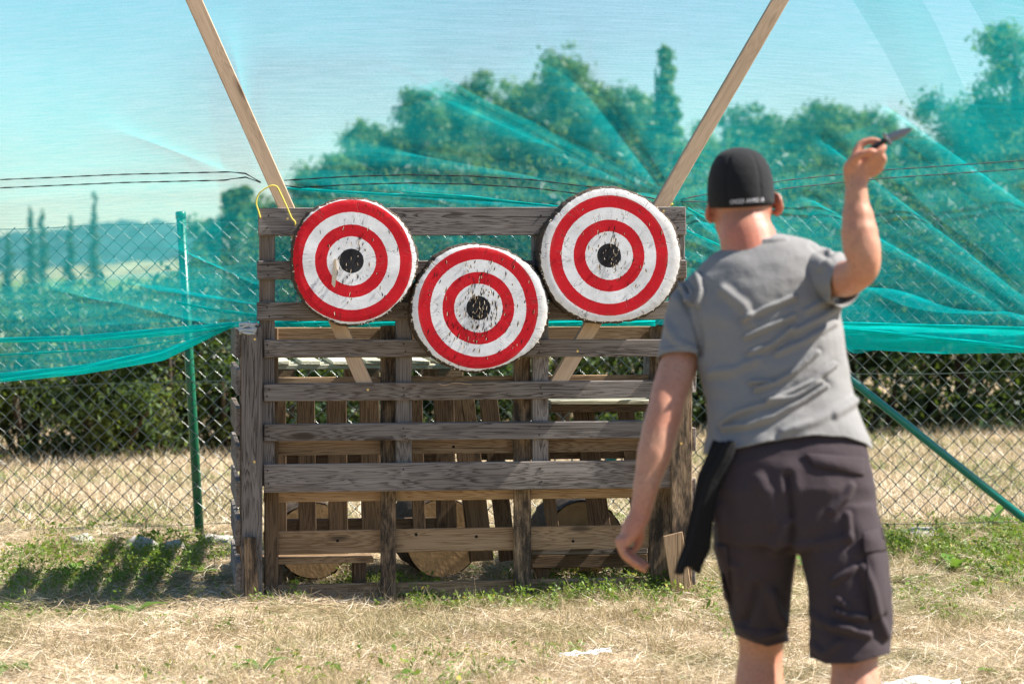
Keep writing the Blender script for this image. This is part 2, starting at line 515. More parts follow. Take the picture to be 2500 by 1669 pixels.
# side pallets, edge on: an upright with board ends stacked along it
def side_pallet(x0, x1, yt, out, label, mats, rows):
    r = stand_root('pallet', label, 'pallet')
    a0, _ = S(x0, yt, -0.028)
    a1, zt = S(x1, yt, -0.028)
    board(r, 'upright', a0, a1, -0.028, 0.0205, -0.03, zt, mats[0], 'z', j=0.002)
    board(r, 'upright', a0 + 0.01, a1 - 0.01, 0.62, 0.70, -0.03, zt - 0.02, mats[1], 'z', j=0.002)
    for yc, h, dq in rows:
        _, zc = S((x0 + x1) / 2, yc, 0.0)
        ao = a0 - 0.024 if out < 0 else a1 + 0.002
        board(r, 'board', ao, ao + 0.022, -0.012 + dq, 0.92 + dq, max(zc - h / 2, 0.0), zc + h / 2, mats[1], 'y', j=0.004)
    return r, a0, a1
rowsL = [(838, .125, .02), (932, .115, .0), (1028, .12, .012), (1118, .11, .0), (1205, .115, .02), (1300, .12, .006), (1405, .125, -.004)]
pl, aL0, aL1 = side_pallet(590, 641, 797, -1, 'side pallet seen end-on beside the fence post, plastic wrap on its top', (M['grey_wood'], M['grey_wood']), rowsL)
dots(pl, 'screw_heads', [(622, 828), (621, 1127)], -0.028, 0.0055, M['brass'])
rowsR = [(1072, .105, .02), (930, .1, .0), (1200, .11, .01), (1330, .11, .0), (1400, .10, .02)]
pr, aR0, aR1 = side_pallet(1641, 1690, 850, 1, 'mildewed side pallet seen end-on behind the hanging black cloth', (M['mildew_wood'], M['grey_wood']), rowsR)
dots(pr, 'screw_heads', [(1663, 1082)], -0.028, 0.0055, M['brass'])
# plastic wrap round the top of the upright
mb = MB()
rr = random.Random(3)
for k in range(5):
    zc = S(610, 792 + k * 5, -0.03)[1]
    pts = []
    for i in range(13):
        an = 2 * math.pi * i / 12
        pts.append((aL0 + 0.03 + 0.036 * math.cos(an) + rr.uniform(-.005, .005), -0.004 + 0.034 * math.sin(an) + rr.uniform(-.004, .004), zc + rr.uniform(-.006, .006)))
    mb.add(tube(pts, [0.007 + rr.uniform(-.002, .002) for _ in pts], 6))
mb.build('plastic_wrap', M['tape'], pl, True)

# stakes driven in at both ends
def stake(pts_px, q, th, label, mat):
    V, F = [], []
    for q_ in (q, q + th):
        for x, y in pts_px:
            p = S3(x, y, q_); V.append(p)
    n = len(pts_px)
    F = [tuple(range(n))[::-1], tuple(range(n, 2 * n))] + [(k, (k + 1) % n, n + (k + 1) % n, n + k) for k in range(n)]
    c = sum(V, Vector()) / len(V)
    o = pymesh('stake', [v - c for v in V], F, mat)
    # grain along the length: rotate the mesh so that local x is up
    o.data.transform(Matrix.Rotation(R(90), 4, 'Y'))
    o.location = c
    o.rotation_euler = (0, -R(90), 0)
    bm = bmesh.new(); bm.from_mesh(o.data)
    bmesh.ops.bevel(bm, geom=list(bm.edges), offset=0.003, segments=1, affect='EDGES')
    bmesh.ops.recalc_face_normals(bm, faces=bm.faces)
    bm.to_mesh(o.data); bm.free()
    tag(o, label, 'stake')
    return o
stake([(595, 1310), (624, 1310), (633, 1475), (600, 1475)], -0.066, 0.034, 'short split brown stake screwed to the grey upright beside the fence', M['mildew_wood'])
stake([(1618, 1308), (1666, 1296), (1690, 1445), (1640, 1445)], -0.068, 0.036, 'leaning sawn stake below the hanging black cloth', M['brown_wood'])
stake([(571, 1304), (583, 1300), (598, 1440), (590, 1440)], 0.35, 0.03, 'dark narrow stake leaning outside the end-on side pallet', M['inner_wood'])

# two inclined battens that carry the net
def batten(p0, p1, wpx, q, th, label, lean=0.0):
    A, B = S3(p0[0], p0[1], q), S3(p1[0], p1[1], q)
    A = A + DN * lean
    L = (B - A).length
    w = wpx * 10.6 / FPX
    o = link('batten', chamfer_box(L, th, w, 0.0025, 0.002), M['batten_wood'])
    o.location = (A + B) / 2
    x = (B - A).normalized(); y = (DN - x * DN.dot(x)).normalized(); z = x.cross(y)
    o.rotation_euler = Matrix((x, y, z)).transposed().to_euler()
    return tag(o, label, 'batten', 'inclined timber battens behind the targets')
batten((473 - 0.446 * 260, -260), (894, 944), 37, 0.0245, 0.028, 'pale timber batten rising from the grey pallet and leaning to the fence post')
batten((1905 + 0.5806 * 260, -260), (1358, 942), 38, 0.0245, 0.040, 'pale timber batten rising above the person in the cap')

# ------------------------------------------------------------------ targets
def target(cx, cy, rx0, label, seed, ncut, focus, rext):
    """round slice of a log; rext = (right, top, left, bottom) radius of its painted face in pixels"""
    rnd = random.Random(seed)
    q0, th = -0.135, 0.128
    a, z = S(cx, cy, q0)
    t = empty('target', O0 + DX * a + DN * q0 + Vector((0, 0, z)), (0, 0, YAW))
    tag(t, label, 'target', 'round log-slice targets')
    ppm = FPX / (O0 + DX * a + DN * q0).y
    N = 220
    def rad(th_):
        r_, t_, l_, b_ = rext
        ex = r_ if math.cos(th_) > 0 else l_
        ey = t_ if math.sin(th_) > 0 else b_
        v = 1 / math.sqrt((math.cos(th_) / ex) ** 2 + (math.sin(th_) / ey) ** 2)
        v *= 1 + 0.012 * math.sin(3 * th_ + seed) + 0.008 * math.sin(5 * th_ + 2 * seed) + 0.004 * math.sin(11 * th_ + seed)
        return v / ppm
    ang = [2 * math.pi * k / N for k in range(N)]
    rough = [0.0045 * mnoise.noise(Vector((math.cos(t_) * 16, math.sin(t_) * 16, seed))) + rnd.uniform(-.0016, .0016) for t_ in ang]
    # face: concentric rings of vertices, worn edge
    V, F = [(0, 0, 0)], []
    fr = [0.25, 0.5, 0.72, 0.88, 0.955, 0.985]
    for f in fr:
        for k in range(N):
            r = rad(ang[k]) * f + rough[k] * f ** 6
            V.append((r * math.cos(ang[k]), 0.0025 * mnoise.noise(Vector((r * math.cos(ang[k]) * 9, seed, r * math.sin(ang[k]) * 9))) + (0.004 if f > 0.98 else 0), r * math.sin(ang[k])))
    for k in range(N): F.append((0, 1 + (k + 1) % N, 1 + k))
    for j in range(len(fr) - 1):
        for k in range(N):
            a_, b_ = 1 + j * N + k, 1 + j * N + (k + 1) % N
            F.append((a_, b_, b_ + N, a_ + N))
    pymesh('painted_face', V, F, M['target'], t, True)
    # bark side
    V, F = [], []
    layers = [0.0035, 0.008, 0.02, 0.04, 0.065, 0.09, 0.115, th]
    for j, q in enumerate(layers):
        for k in range(N):
            n_ = mnoise.noise(Vector((math.cos(ang[k]) * 14, math.sin(ang[k]) * 14, q * 40 + seed)))
            grow = (0.985 if j == 0 else 1.0 if j == 1 else 1.012)
            r = rad(ang[k]) * grow + rough[k] + (0.006 * n_ if j > 1 else 0.0)
            V.append((r * math.cos(ang[k]), q, r * math.sin(ang[k])))
    for j in range(len(layers) - 1):
        for k in range(N):
            F.append((j * N + k, (j + 1) * N + k, (j + 1) * N + (k + 1) % N, j * N + (k + 1) % N))
    F.append(tuple((len(layers) - 1) * N + k for k in range(N)))
    pymesh('bark', V, F, M['log_bark'], t, True)
    # torn fibres along the rim
    mb = MB()
    for _ in range(60):
        t_ = rnd.uniform(0, 2 * math.pi)
        r = rad(t_) * rnd.uniform(0.97, 1.0)
        L = rnd.uniform(0.002, 0.009)
        w = rnd.uniform(0.0015, 0.005)
        c, s = math.cos(t_), math.sin(t_)
        d = Vector((c, rnd.uniform(-.5, .4), s)).normalized() * L
        tv = Vector((-s, rnd.uniform(-.4, .4), c)) * w
        p = Vector((r * c, 0.003, r * s))
        mb.add(([p - tv, p + tv, p + d + tv * .3, p + Vector((0, .004, 0))], [(0, 1, 2), (0, 2, 3), (1, 3, 2)]))
    o = mb.build('torn_fibres', M['chip'], t); o['kind'] = 'stuff'
    # knife cuts: dark slits with a raised pale lip
    cuts, lips = MB(), MB()
    for _ in range(ncut):
        if rnd.random() < 0.72:
            fx, fz = focus
            x, z_ = fx + rnd.gauss(0, 0.045), fz + rnd.gauss(0, 0.075)
        else:
            rr_, tt = 0.27 * math.sqrt(rnd.random()), rnd.uniform(0, 6.28)
            x, z_ = rr_ * math.cos(tt), rr_ * math.sin(tt)
        if math.hypot(x, z_) > 0.265: continue
        L = rnd.uniform(0.008, 0.034); w = rnd.uniform(0.0012, 0.0030)
        an = R(90) + rnd.gauss(-0.12, 0.22)
        u = Vector((math.cos(an), 0, math.sin(an))); v = Vector((-u.z, 0, u.x))
        p = Vector((x, -0.0025, z_))
        cuts.add(([p - u * L / 2, p - v * w, p + u * L / 2, p + v * w], [(0, 3, 2, 1)]))
        if rnd.random() < 0.45:
            s = rnd.choice((-1, 1))
            e = p + v * s * w
            lips.add(([e - u * L * .3, e + u * L * .42, e + u * L * .25 + v * s * .002 + Vector((0, -.002, 0)), e - u * L * .12 + v * s * .002 + Vector((0, -.002, 0))], [(0, 1, 2, 3), (3, 2, 1, 0)]))
    o = cuts.build('knife_cuts', M['cut'], t); o['kind'] = 'stuff'
    o = lips.build('splinters', M['chip'], t); o['kind'] = 'stuff'
    return t, cuts
T1, _ = target(858, 637, 153, 'log-slice target nearest the fence post, thin white rim', 1, 70, (0.0, 0.01), (160, 155, 147, 155))
T2, _ = target(1168, 752, 171, 'lowest, most knife-scarred log-slice target, hung between the other two', 2, 230, (0.015, 0.0), (173, 156, 166, 155))
T3, _ = target(1487, 624, 181, "largest log-slice target with broad white rim, beside the person's shoulder", 3, 80, (0.0, 0.0), (180, 164, 171, 167))
# one large split flake standing off the first target
mb = MB()
V = [(-0.078, -.004, .004), (-0.070, -.012, .012), (-.066, -.012, -.05), (-.076, -.016, -.115), (-.086, -.008, -.10), (-.083, -.006, -.04)]
mb.add((V, [(0, 5, 2, 1), (5, 4, 3, 2)])).add(([(x + .004, y + .009, z) for x, y, z in V], [(0, 1, 2, 5), (5, 2, 3, 4)]))
mb.build('split_flake', M['chip'], T1)

# ------------------------------------------------------------------ inside and behind the stand
def inner_pallet(slats, yt, yb, q, rows, lean, label):
    r = stand_root('pallet', label, 'pallet')
    for x0, x1, dx in slats:
        a0, z1 = S(x0, yt, q); a1, _ = S(x1, yt, q); _, z0 = S(x0, yb, q)
        z0 = max(z0, 0.0)
        a_b = S(x0 + dx, yb, q)[0]
        board(r, 'slat', (a0 + a_b) / 2, (a0 + a_b) / 2 + (a1 - a0), q, q + 0.02, z0, z1, M['inner_wood'], 'z', tilt=-math.atan2(a_b - a0, z1 - z0) )
    for x0, x1, y0, y1 in rows:
        hboard(r, x0, x1, y0, y1, q + 0.0225, 0.07, M['inner_wood'], name='crossbar')
    return r
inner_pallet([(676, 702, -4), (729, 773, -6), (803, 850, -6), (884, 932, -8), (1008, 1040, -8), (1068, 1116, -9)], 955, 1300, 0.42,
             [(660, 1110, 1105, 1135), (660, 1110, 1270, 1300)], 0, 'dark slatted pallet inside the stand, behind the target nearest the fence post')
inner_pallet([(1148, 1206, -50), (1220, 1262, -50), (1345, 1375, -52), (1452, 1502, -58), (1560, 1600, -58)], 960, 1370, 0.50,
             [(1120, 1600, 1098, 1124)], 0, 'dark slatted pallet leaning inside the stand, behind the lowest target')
# pallets lying flat at the back, sun on their tops
def flat_pallet(x0, x1, y, q, depth, ends, label, mat, zoff=0.0):
    r = stand_root('pallet', label, 'pallet')
    a0, z = S(x0, y, q); a1, _ = S(x1, y, q)
    for e0, e1 in ends:
        b0, _ = S(e0, y, q); b1, _ = S(e1, y, q)
        board(r, 'deck_board', b0, b1, q, q + depth, z - 0.018, z, mat, 'y', j=0.003)
    for k in range(3):
        qq = q + 0.005 + k * (depth - 0.11) / 2
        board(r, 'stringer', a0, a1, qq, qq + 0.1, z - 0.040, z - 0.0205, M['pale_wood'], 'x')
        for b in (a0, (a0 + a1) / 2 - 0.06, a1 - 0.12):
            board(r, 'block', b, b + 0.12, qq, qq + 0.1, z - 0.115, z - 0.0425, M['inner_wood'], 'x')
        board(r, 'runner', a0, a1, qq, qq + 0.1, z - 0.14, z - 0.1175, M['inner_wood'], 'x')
    return r
flat_pallet(660, 1130, 881, 0.98, 0.75, [(670, 707), (734, 783), (811, 862), (891, 935), (1006, 1050), (1072, 1115)], 'bleached pallet lying flat on the log pile behind the front stand', M['pale_wood'])
fr = stand_root('plank', 'pale green-painted plank lying across the stand beneath the largest target', 'plank')
a0, z = S(1330, 972, 0.45); a1, _ = S(1600, 972, 0.45)
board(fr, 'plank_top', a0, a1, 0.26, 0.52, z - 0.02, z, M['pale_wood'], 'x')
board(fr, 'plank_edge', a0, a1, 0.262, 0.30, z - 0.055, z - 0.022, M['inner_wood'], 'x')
pk = stand_root('plank', 'sunlit plank lying low inside the stand just above the grass', 'plank')
a0, z = S(640, 1360, 0.22); a1, _ = S(912, 1360, 0.22)
board(pk, 'plank_board', a0, a1, 0.2, 0.34, z - 0.028, z, M['brown_wood'], 'x')
for b in (a0 + .03, a1 - .09): board(pk, 'block', b, b + 0.06, 0.21, 0.33, -0.02, z - 0.03, M['inner_wood'], 'z')
pk2 = stand_root('plank', 'dark plank lying low inside the stand beside the hanging hand', 'plank')
a0, z = S(1297, 1338, 0.32); a1, _ = S(1580, 1338, 0.32)
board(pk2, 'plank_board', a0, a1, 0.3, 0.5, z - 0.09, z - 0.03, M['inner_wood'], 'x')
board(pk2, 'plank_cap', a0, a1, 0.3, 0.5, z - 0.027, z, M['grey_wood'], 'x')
for b in (a0 + .03, a1 - .09): board(pk2, 'block', b, b + 0.06, 0.33, 0.45, -0.02, z - 0.092, M['inner_wood'], 'z')

def log_round(cx, ytop, rpx, q, L, label, seed):
    a, zt = S(cx, ytop, q)
    rw = rpx * 11.3 / FPX
    zc = zt - rw
    t = empty('log', O0 + DX * a + DN * q + Vector((0, 0, zc)), (0, 0, YAW + R(random.uniform(-6, 6))))
    tag(t, label, 'log', 'cut logs piled inside the stand')
    N = 40
    rr_ = [rw * (1 + 0.05 * mnoise.noise(Vector((math.cos(2 * math.pi * k / N) * 1.5, math.sin(2 * math.pi * k / N) * 1.5, seed * 3.1)))) for k in range(N)]
    V, F = [], []
    for q_ in np.linspace(0, L, 7):
        for k in range(N):
            n_ = mnoise.noise(Vector((k * 1.1, q_ * 12, seed)))
            V.append(((rr_[k] + 0.010 * n_) * math.cos(2 * math.pi * k / N), q_, (rr_[k] + 0.010 * n_) * math.sin(2 * math.pi * k / N)))
    for j in range(6):
        for k in range(N): F.append((j * N + k, (j + 1) * N + k, (j + 1) * N + (k + 1) % N, j * N + (k + 1) % N))
    pymesh('bark', V, F, M['log_bark'], t, True)
    V = [(0, -0.002, 0)] + [(r * 0.97 * math.cos(2 * math.pi * k / N), 0.0003 * math.sin(k * 2.1), r * 0.97 * math.sin(2 * math.pi * k / N)) for k, r in enumerate(rr_)]
    pymesh('end_grain', V, [(0, 1 + (k + 1) % N, 1 + k) for k in range(N)], M['log_end'], t)
    V = [(0, L, 0)] + [(r * 0.97 * math.cos(2 * math.pi * k / N), L, r * 0.97 * math.sin(2 * math.pi * k / N)) for k, r in enumerate(rr_)]
    pymesh('end_grain', V, [(0, 1 + k, 1 + (k + 1) % N) for k in range(N)], M['log_end'], t)
log_round(765, 1226, 92, 0.60, 0.55, 'cut log inside the stand near the end-on side pallet', 1)
log_round(1080, 1216, 96, 0.64, 0.5, 'cut log in the middle of the stand below the lowest target', 2)
log_round(1426, 1222, 96, 0.66, 0.5, 'cut log inside the stand near the hanging hand', 3)
for k, (xx, w) in enumerate(((660, .1), (1100, .1))):        # posts that carry the flat pallet
    pass

# ------------------------------------------------------------------ chain link fence
FY = 12.6
def fence_top(x): return np.interp(x, [-300, 0, 430, 1250, 1850, 2800], [566, 557, 541, 541, 528, 512])
def fence_bot(x): return np.interp(x, [-300, 0, 570, 1250, 1850, 2800], [1290, 1278, 1262, 1262, 1268, 1255])
fence = empty('chain_link_fence', (0, FY, 0))
tag(fence, 'green chain link fence with round posts behind the pallet stand', 'fence')
def FP(x, y, dy=0.0):
    p = P(x, y, FY + dy)
    return Vector((p.x, dy, p.z))
def wire_mesh():
    per = 40.6                     # width of one mesh in pixels
    rows = 18
    V, F = [], []
    ncol = int(3100 / per * 2)
    nseg = rows * 2
    for c in range(ncol):
        x0 = -300 + c * per / 2
        side = 1 if c % 2 else -1      # neighbouring wires bend opposite ways and hook into each other
        pts = []
        for j in range(nseg + 1):
            k = side * (1 if j % 2 else -1)
            x = x0 + k * (per / 4 + 0.9)
            f = j / nseg
            y = fence_top(x) * (1 - f) + fence_bot(x) * f + 1.0 * math.sin(x * 0.013 + f * 5)
            pts.append(FP(x + 1.6 * math.sin(f * 7 + x0 * 0.01), y, 0.003 * k * (1 if j % 2 else -1)))
        for p_, q_ in zip(pts[:-1], pts[1:]):
            d_ = (q_ - p_) * 0.04
            v, f_ = tube([p_ - d_, q_ + d_], 0.0021, 6, False)
            o = len(V)
            V += v
            F += [tuple(i + o for i in q) for q in f_]
    o = npmesh('wire_mesh', [tuple(v) for v in V], F, M['wire'], fence, True)
    o['kind'] = 'stuff'
wire_mesh()
for nm, fy in (('tension_wire', lambda x: fence_top(x) + 3), ('tension_wire', lambda x: fence_top(x) + 390), ('tension_wire', lambda x: fence_bot(x) + 15)):
    v, f_ = tube([FP(x, float(fy(x)) + 1.5 * math.sin(x * .02), 0.008) for x in range(-300, 2801, 60)], 0.0021, 6)
    pymesh(nm, v, f_, M['wire'], fence, True)
def fpost(x0, y0, x1, y1, r=0.028, name='post', dy=0.03, mat='fence_green', cap=True):
    A, B = FP(x0, y0, dy), FP(x1, y1, dy)
    v, f_ = tube([A, A.lerp(B, .5), B], r, 18)
    o = pymesh(name, v, f_, M[mat], fence, True)
    if cap:
        d = (A - B).normalized()
        v, f_ = tube([A - d * 0.03, A + d * 0.004, A + d * 0.009], [r * 1.12, r * 1.12, r * 0.8], 18)
        pymesh('post_cap', v, f_, M[mat], o, True)
fpost(441, 520, 489, 1335, 0.0245)
fpost(1838, 500, 1856, 1335, 0.0245)
fpost(2090 - 330, 935 - 262, 2520, 1281, 0.0215, 'brace', -0.03, 'fence_teal', False)
fpost(1850, 742, 1330, 1293, 0.0215, 'brace', 0.05, 'fence_teal', False)

# ------------------------------------------------------------------ shade net
NX = [-300, 0, 300, 570, 640, 1650, 1750, 1900, 2100, 2500, 2800]
NYD = [12.35, 12.2, 11.6, 10.90, 10.74, 11.00, 11.2, 11.5, 11.75, 12.1, 12.3]
_nx = np.arange(-700, 3201, 10.0)
_nd = np.interp(_nx, NX, NYD)
_k = np.exp(-(np.arange(-40, 41) * 10.0 / 120.0) ** 2)
_nd = np.convolve(np.pad(_nd, 40, mode='edge'), _k / _k.sum(), mode='valid')       # the sheet bends round the stand softly
def net_depth(x): return np.interp(x, _nx, _nd)
def hem_y(x): return np.interp(x, [-300, 0, 200, 400, 560, 640, 1000, 1600, 1720, 2050, 2300, 2800], [958, 928, 907, 868, 803, 789, 790, 792, 800, 847, 860, 862])
def cord_y(x, k):
    a = np.interp(x, [-300, 0, 300, 560, 600, 640, 690, 850, 1000, 1150, 1300, 1500, 1600, 1640, 1700, 1920, 2150, 2500, 2800],
                  [452, 439, 426, 420, 424, 447, 441, 431, 427, 430, 439, 464, 486, 492, 479, 440, 416, 392, 378])
    return a + (20 * np.minimum(1, np.minimum(np.abs(x - 640) / 90, np.abs(x - 1640) / 90)) if k else 0)
FOLDS = [  # x0,y0,x1,y1, width0,width1, pull, depth
    (1640, 490, 980, 180, 16, 60, 0.6, .05), (1640, 490, 860, 350, 10, 46, 0.8, .04), (690, 455, 1500, 520, 7, 12, 2.2, .03), (640, 452, 1380, 540, 7, 10, 2.0, .03),
    (640, 452, 250, 300, 10, 60, 0.9, .05), (640, 452, 560, 60, 12, 80, 0.8, .05), (1640, 490, 1300, 60, 14, 90, 0.4, .04), (1660, 495, 2260, 1010, 8, 40, 1.7, .05),
 (1690, 500, 2050, 720, 7, 24, 2.0, .05), (1690, 540, 2300, 760, 8, 22, 2.2, .05),
    (2040, 700, 2560, 800, 14, 18, 2.2, .05), (1990, 330, 2560, 770, 30, 44, 1.15, .05), (2150, 250, 2700, 640, 34, 46, 1.1, .05), (1950, 470, 2600, 840, 20, 30, 1.3, .05), (560, 800, 100, 700, 8, 40, 1.2, .05), (640, 745, 300, 690, 7, 34, 1.8, .04),
    (640, 700, 420, 600, 7, 40, 1.3, .04), (1560, 790, 1100, 560, 8, 40, 1.0, .03),
]
def build_net():
    nx, ny = 620, 300
    u = np.linspace(-300, 2800, nx)
    f = np.linspace(0, 1, ny)
    X, Fv = np.meshgrid(u, f)
    Yp = -260 + (hem_y(X) + 260) * Fv
    up = np.clip((520 - Yp) / 420, 0, 1); up = up * up * (3 - 2 * up)
    D = net_depth(X) * (1 - up) + (11.02 + 1.15 * ((X - 1145) / 1300) ** 2) * up
    # slack: the sheet hangs back a little between its ties
    D = D + 0.05 * np.sin((Yp + 80) / 300.0) + 0.035 * np.sin(X / 170.0 + Yp / 260.0) * np.clip((700 - Yp) / 500, 0.1, 1)
    D = D + 0.010 * np.sin(Yp / 11.0 + 3 * np.sin(X / 300.0)) * np.exp(-((Yp - cord_y(X, 1)) / 46.0) ** 2)
    X2, Y2 = X.copy(), Yp.copy()
    for x0, y0, x1, y1, w0, w1, pull, dep in FOLDS:
        L = math.hypot(x1 - x0, y1 - y0)
        tx, ty = (x1 - x0) / L, (y1 - y0) / L
        t = ((X - x0) * tx + (Yp - y0) * ty) / L
        s = -(X - x0) * ty + (Yp - y0) * tx
        w = w0 + (w1 - w0) * np.clip(t, 0, 1)
        env = np.clip(t / 0.06, 0, 1) * np.clip((1.12 - t) / 0.35, 0, 1)
        g = np.exp(-(s / w) ** 2) * env
        ds = -pull * s * g
        X2 += -ty * ds
        Y2 += tx * ds
        D += dep * 0.6 * g * np.cos(s / w * 1.6)
    fp = hem_y(X)
    Y2 = np.where(Fv > 0.999, fp, Y2)
    V = np.stack([(X2 - CX) * D / FPX, D, CAMH - (Y2 - HY) * D / FPX], -1).reshape(-1, 3)
    i = np.arange(ny - 1)[:, None] * nx + np.arange(nx - 1)[None, :]
    F = np.stack([i, i + 1, i + nx + 1, i + nx], -1).reshape(-1, 4)
    root = empty('shade_net', P(640, 1460, 10.74))
    root.location.z = 0
    tag(root, 'translucent teal shade net hung behind the targets and over the fence', 'net')
    inv = -root.location
    o = npmesh('net_sheet', V + np.array(inv), F, M['net'], root, True)
    # double black selvage cords
    for k in (0, 1):
        for a, b in ((-300, 636), (694, 1612), (1662, 2800)):
            xs = np.arange(a, b + 1, 12)
            pts = []
            for i_, x in enumerate(xs):
                pts.append(P(x, float(cord_y(np.float64(x), k)), float(net_depth(x)) - 0.03) + Vector(inv))
            v, f_ = tube(pts, [0.0022 + 0.0014 * ((i_ // 2) % 2) for i_ in range(len(pts))], 5)
            pymesh('selvage_cord', v, f_, M['black_cord'], root, True)
    # gathered hem and bright pleats, several thicknesses of net
    def strip(top, bot, off, layers=2, bulge=0.025, seed=0, name='gathered_hem', mat='net_hem'):
        xs = np.linspace(min(p[0] for p in top), max(p[0] for p in top), 70)
        sx = [p[0] for p in sorted(top)]; sy = [p[1] for p in sorted(top)]
        bx = [p[0] for p in sorted(bot)]; by = [p[1] for p in sorted(bot)]
        VV, FF = [], []
        m = 9
        for l in range(layers):
            for i_, x in enumerate(xs):
                yt, yb = np.interp(x, sx, sy), np.interp(x, bx, by)
                d = float(net_depth(x)) - off - l * 0.012
                for k in range(m):
                    g = k / (m - 1)
                    jit = 0.06 * math.sin(x * .017 + l * 2.1 + seed)
                    y = yt + (yb - yt) * min(max(g + jit * math.sin(math.pi * g), 0), 1)
                    VV.append(P(x, y, d - bulge * math.sin(math.pi * g) * (1 if l % 2 == 0 else -.3) + .006 * math.sin(x * .03 + k * 1.7 + seed)) + Vector(inv))
            o0 = l * len(xs) * m
            for i_ in range(len(xs) - 1):
                for k in range(m - 1):
                    a_ = o0 + i_ * m + k
                    FF.append((a_, a_ + 1, a_ + m + 1, a_ + m))
        npmesh(name, [tuple(v) for v in VV], FF, M[mat], root, True)
    strip([(-300, 838), (0, 824), (200, 818), (400, 800), (575, 785), (640, 784)], [(-300, 850), (0, 836), (200, 834), (400, 821), (575, 799), (640, 797)], 0.02, 3, .02, 1)
    strip([(-300, 905), (0, 864), (300, 848), (450, 826), (560, 796)], [(-300, 911), (0, 869), (300, 853), (450, 830), (560, 798)], 0.03, 2, .008, 2)
    strip([(-300, 945), (0, 910), (200, 890), (400, 851), (530, 806), (570, 790)], [(-300, 968), (0, 933), (200, 914), (400, 880), (530, 817), (570, 797)], 0.02, 3, .02, 3)
    strip([(640, 783), (900, 785), (1250, 784), (1600, 782)], [(640, 798), (900, 798), (1250, 798), (1600, 796)], 0.006, 3, .01, 4)
    strip([(1690, 775), (1900, 780), (2050, 786), (2300, 792), (2500, 799), (2800, 806)], [(1690, 800), (1900, 832), (2050, 850), (2300, 864), (2500, 861), (2800, 860)], 0.02, 2, .03, 5)
    strip([(1690, 780), (2045, 797), (2300, 822), (2500, 846), (2800, 862)], [(1690, 786), (2045, 806), (2300, 833), (2500, 857), (2800, 866)], 0.06, 2, .012, 6)
    strip([(1690, 772), (2050, 785), (2500, 797), (2800, 803)], [(1690, 777), (2050, 792), (2500, 806), (2800, 813)], 0.055, 2, .012, 7)
    strip([(1680, 506), (1760, 552), (1900, 640)], [(1680, 512), (1760, 561), (1900, 652)], 0.03, 2, .006, 8, 'pleat')
    strip([(1676, 560), (1760, 598), (1850, 640)], [(1676, 566), (1760, 604), (1850, 650)], 0.03, 2, .006, 9, 'pleat')
    strip([(700, 458), (1000, 474), (1200, 486), (1380, 503)], [(700, 463), (1000, 481), (1200, 492), (1380, 507)], 0.03, 2, .006, 10, 'pleat')
    strip([(980, 466), (1150, 478), (1370, 504)], [(980, 470), (1150, 484), (1370, 508)], 0.04, 2, .006, 11, 'pleat')
    strip([(430, 735), (520, 752), (640, 768)], [(430, 740), (520, 760), (640, 776)], 0.03, 2, .006, 12, 'pleat')
    # places where the net hangs double: loose second thicknesses a hand behind the first
    def flap(poly, off, seed):
        (x0, y0), (x1, y1), (x2, y2), (x3, y3) = poly
        VV, FF = [], []
        nu, nv = 40, 40
        for j in range(nv + 1):
            for i_ in range(nu + 1):
                u_, v_ = i_ / nu, j / nv
                x = (x0 * (1 - u_) + x1 * u_) * (1 - v_) + (x3 * (1 - u_) + x2 * u_) * v_
                y = (y0 * (1 - u_) + y1 * u_) * (1 - v_) + (y3 * (1 - u_) + y2 * u_) * v_
                b_ = 9 * math.sin(v_ * 5 + seed) * (1 if i_ in (0, nu) else .6) + 4 * math.sin(v_ * 17 + seed * 2)
                VV.append(P(x + b_, y, float(net_depth(min(max(x, -300), 2800))) + off + .02 * math.sin(u_ * 5 + v_ * 4 + seed)) + Vector(inv))
        for j in range(nv):
            for i_ in range(nu):
                a_ = j * (nu + 1) + i_
                FF.append((a_, a_ + 1, a_ + nu + 2, a_ + nu + 1))
        npmesh('net_fold', [tuple(v) for v in VV], FF, M['net_light'], root, True)
    flap([(1960, -200), (2130, -200), (2560, 560), (2560, 830)], .16, 1)
    flap([(2230, -200), (2420, -200), (2760, 330), (2700, 480)], .2, 2)
    flap([(1700, 470), (1780, 440), (2260, 840), (2000, 815)], .15, 3)
    flap([(1010, 215), (1090, 190), (1650, 476), (1646, 490)], .09, 4)
    flap([(700, 470), (900, 440), (1500, 520), (1300, 560)], .06, 7)
    flap([(1100, 560), (1500, 540), (1540, 785), (1060, 785)], .05, 9)
    flap([(-320, 730), (640, 640), (640, 775), (-320, 820)], .08, 10)
    flap([(2060, 330), (2150, 300), (2620, 700), (2600, 800)], .13, 11)
    flap([(1960, 520), (2060, 500), (2620, 760), (2560, 800)], .1, 12)
    flap([(2180, 330), (2330, 360), (2640, 560), (2640, 680)], .17, 13)
    return root
build_net()

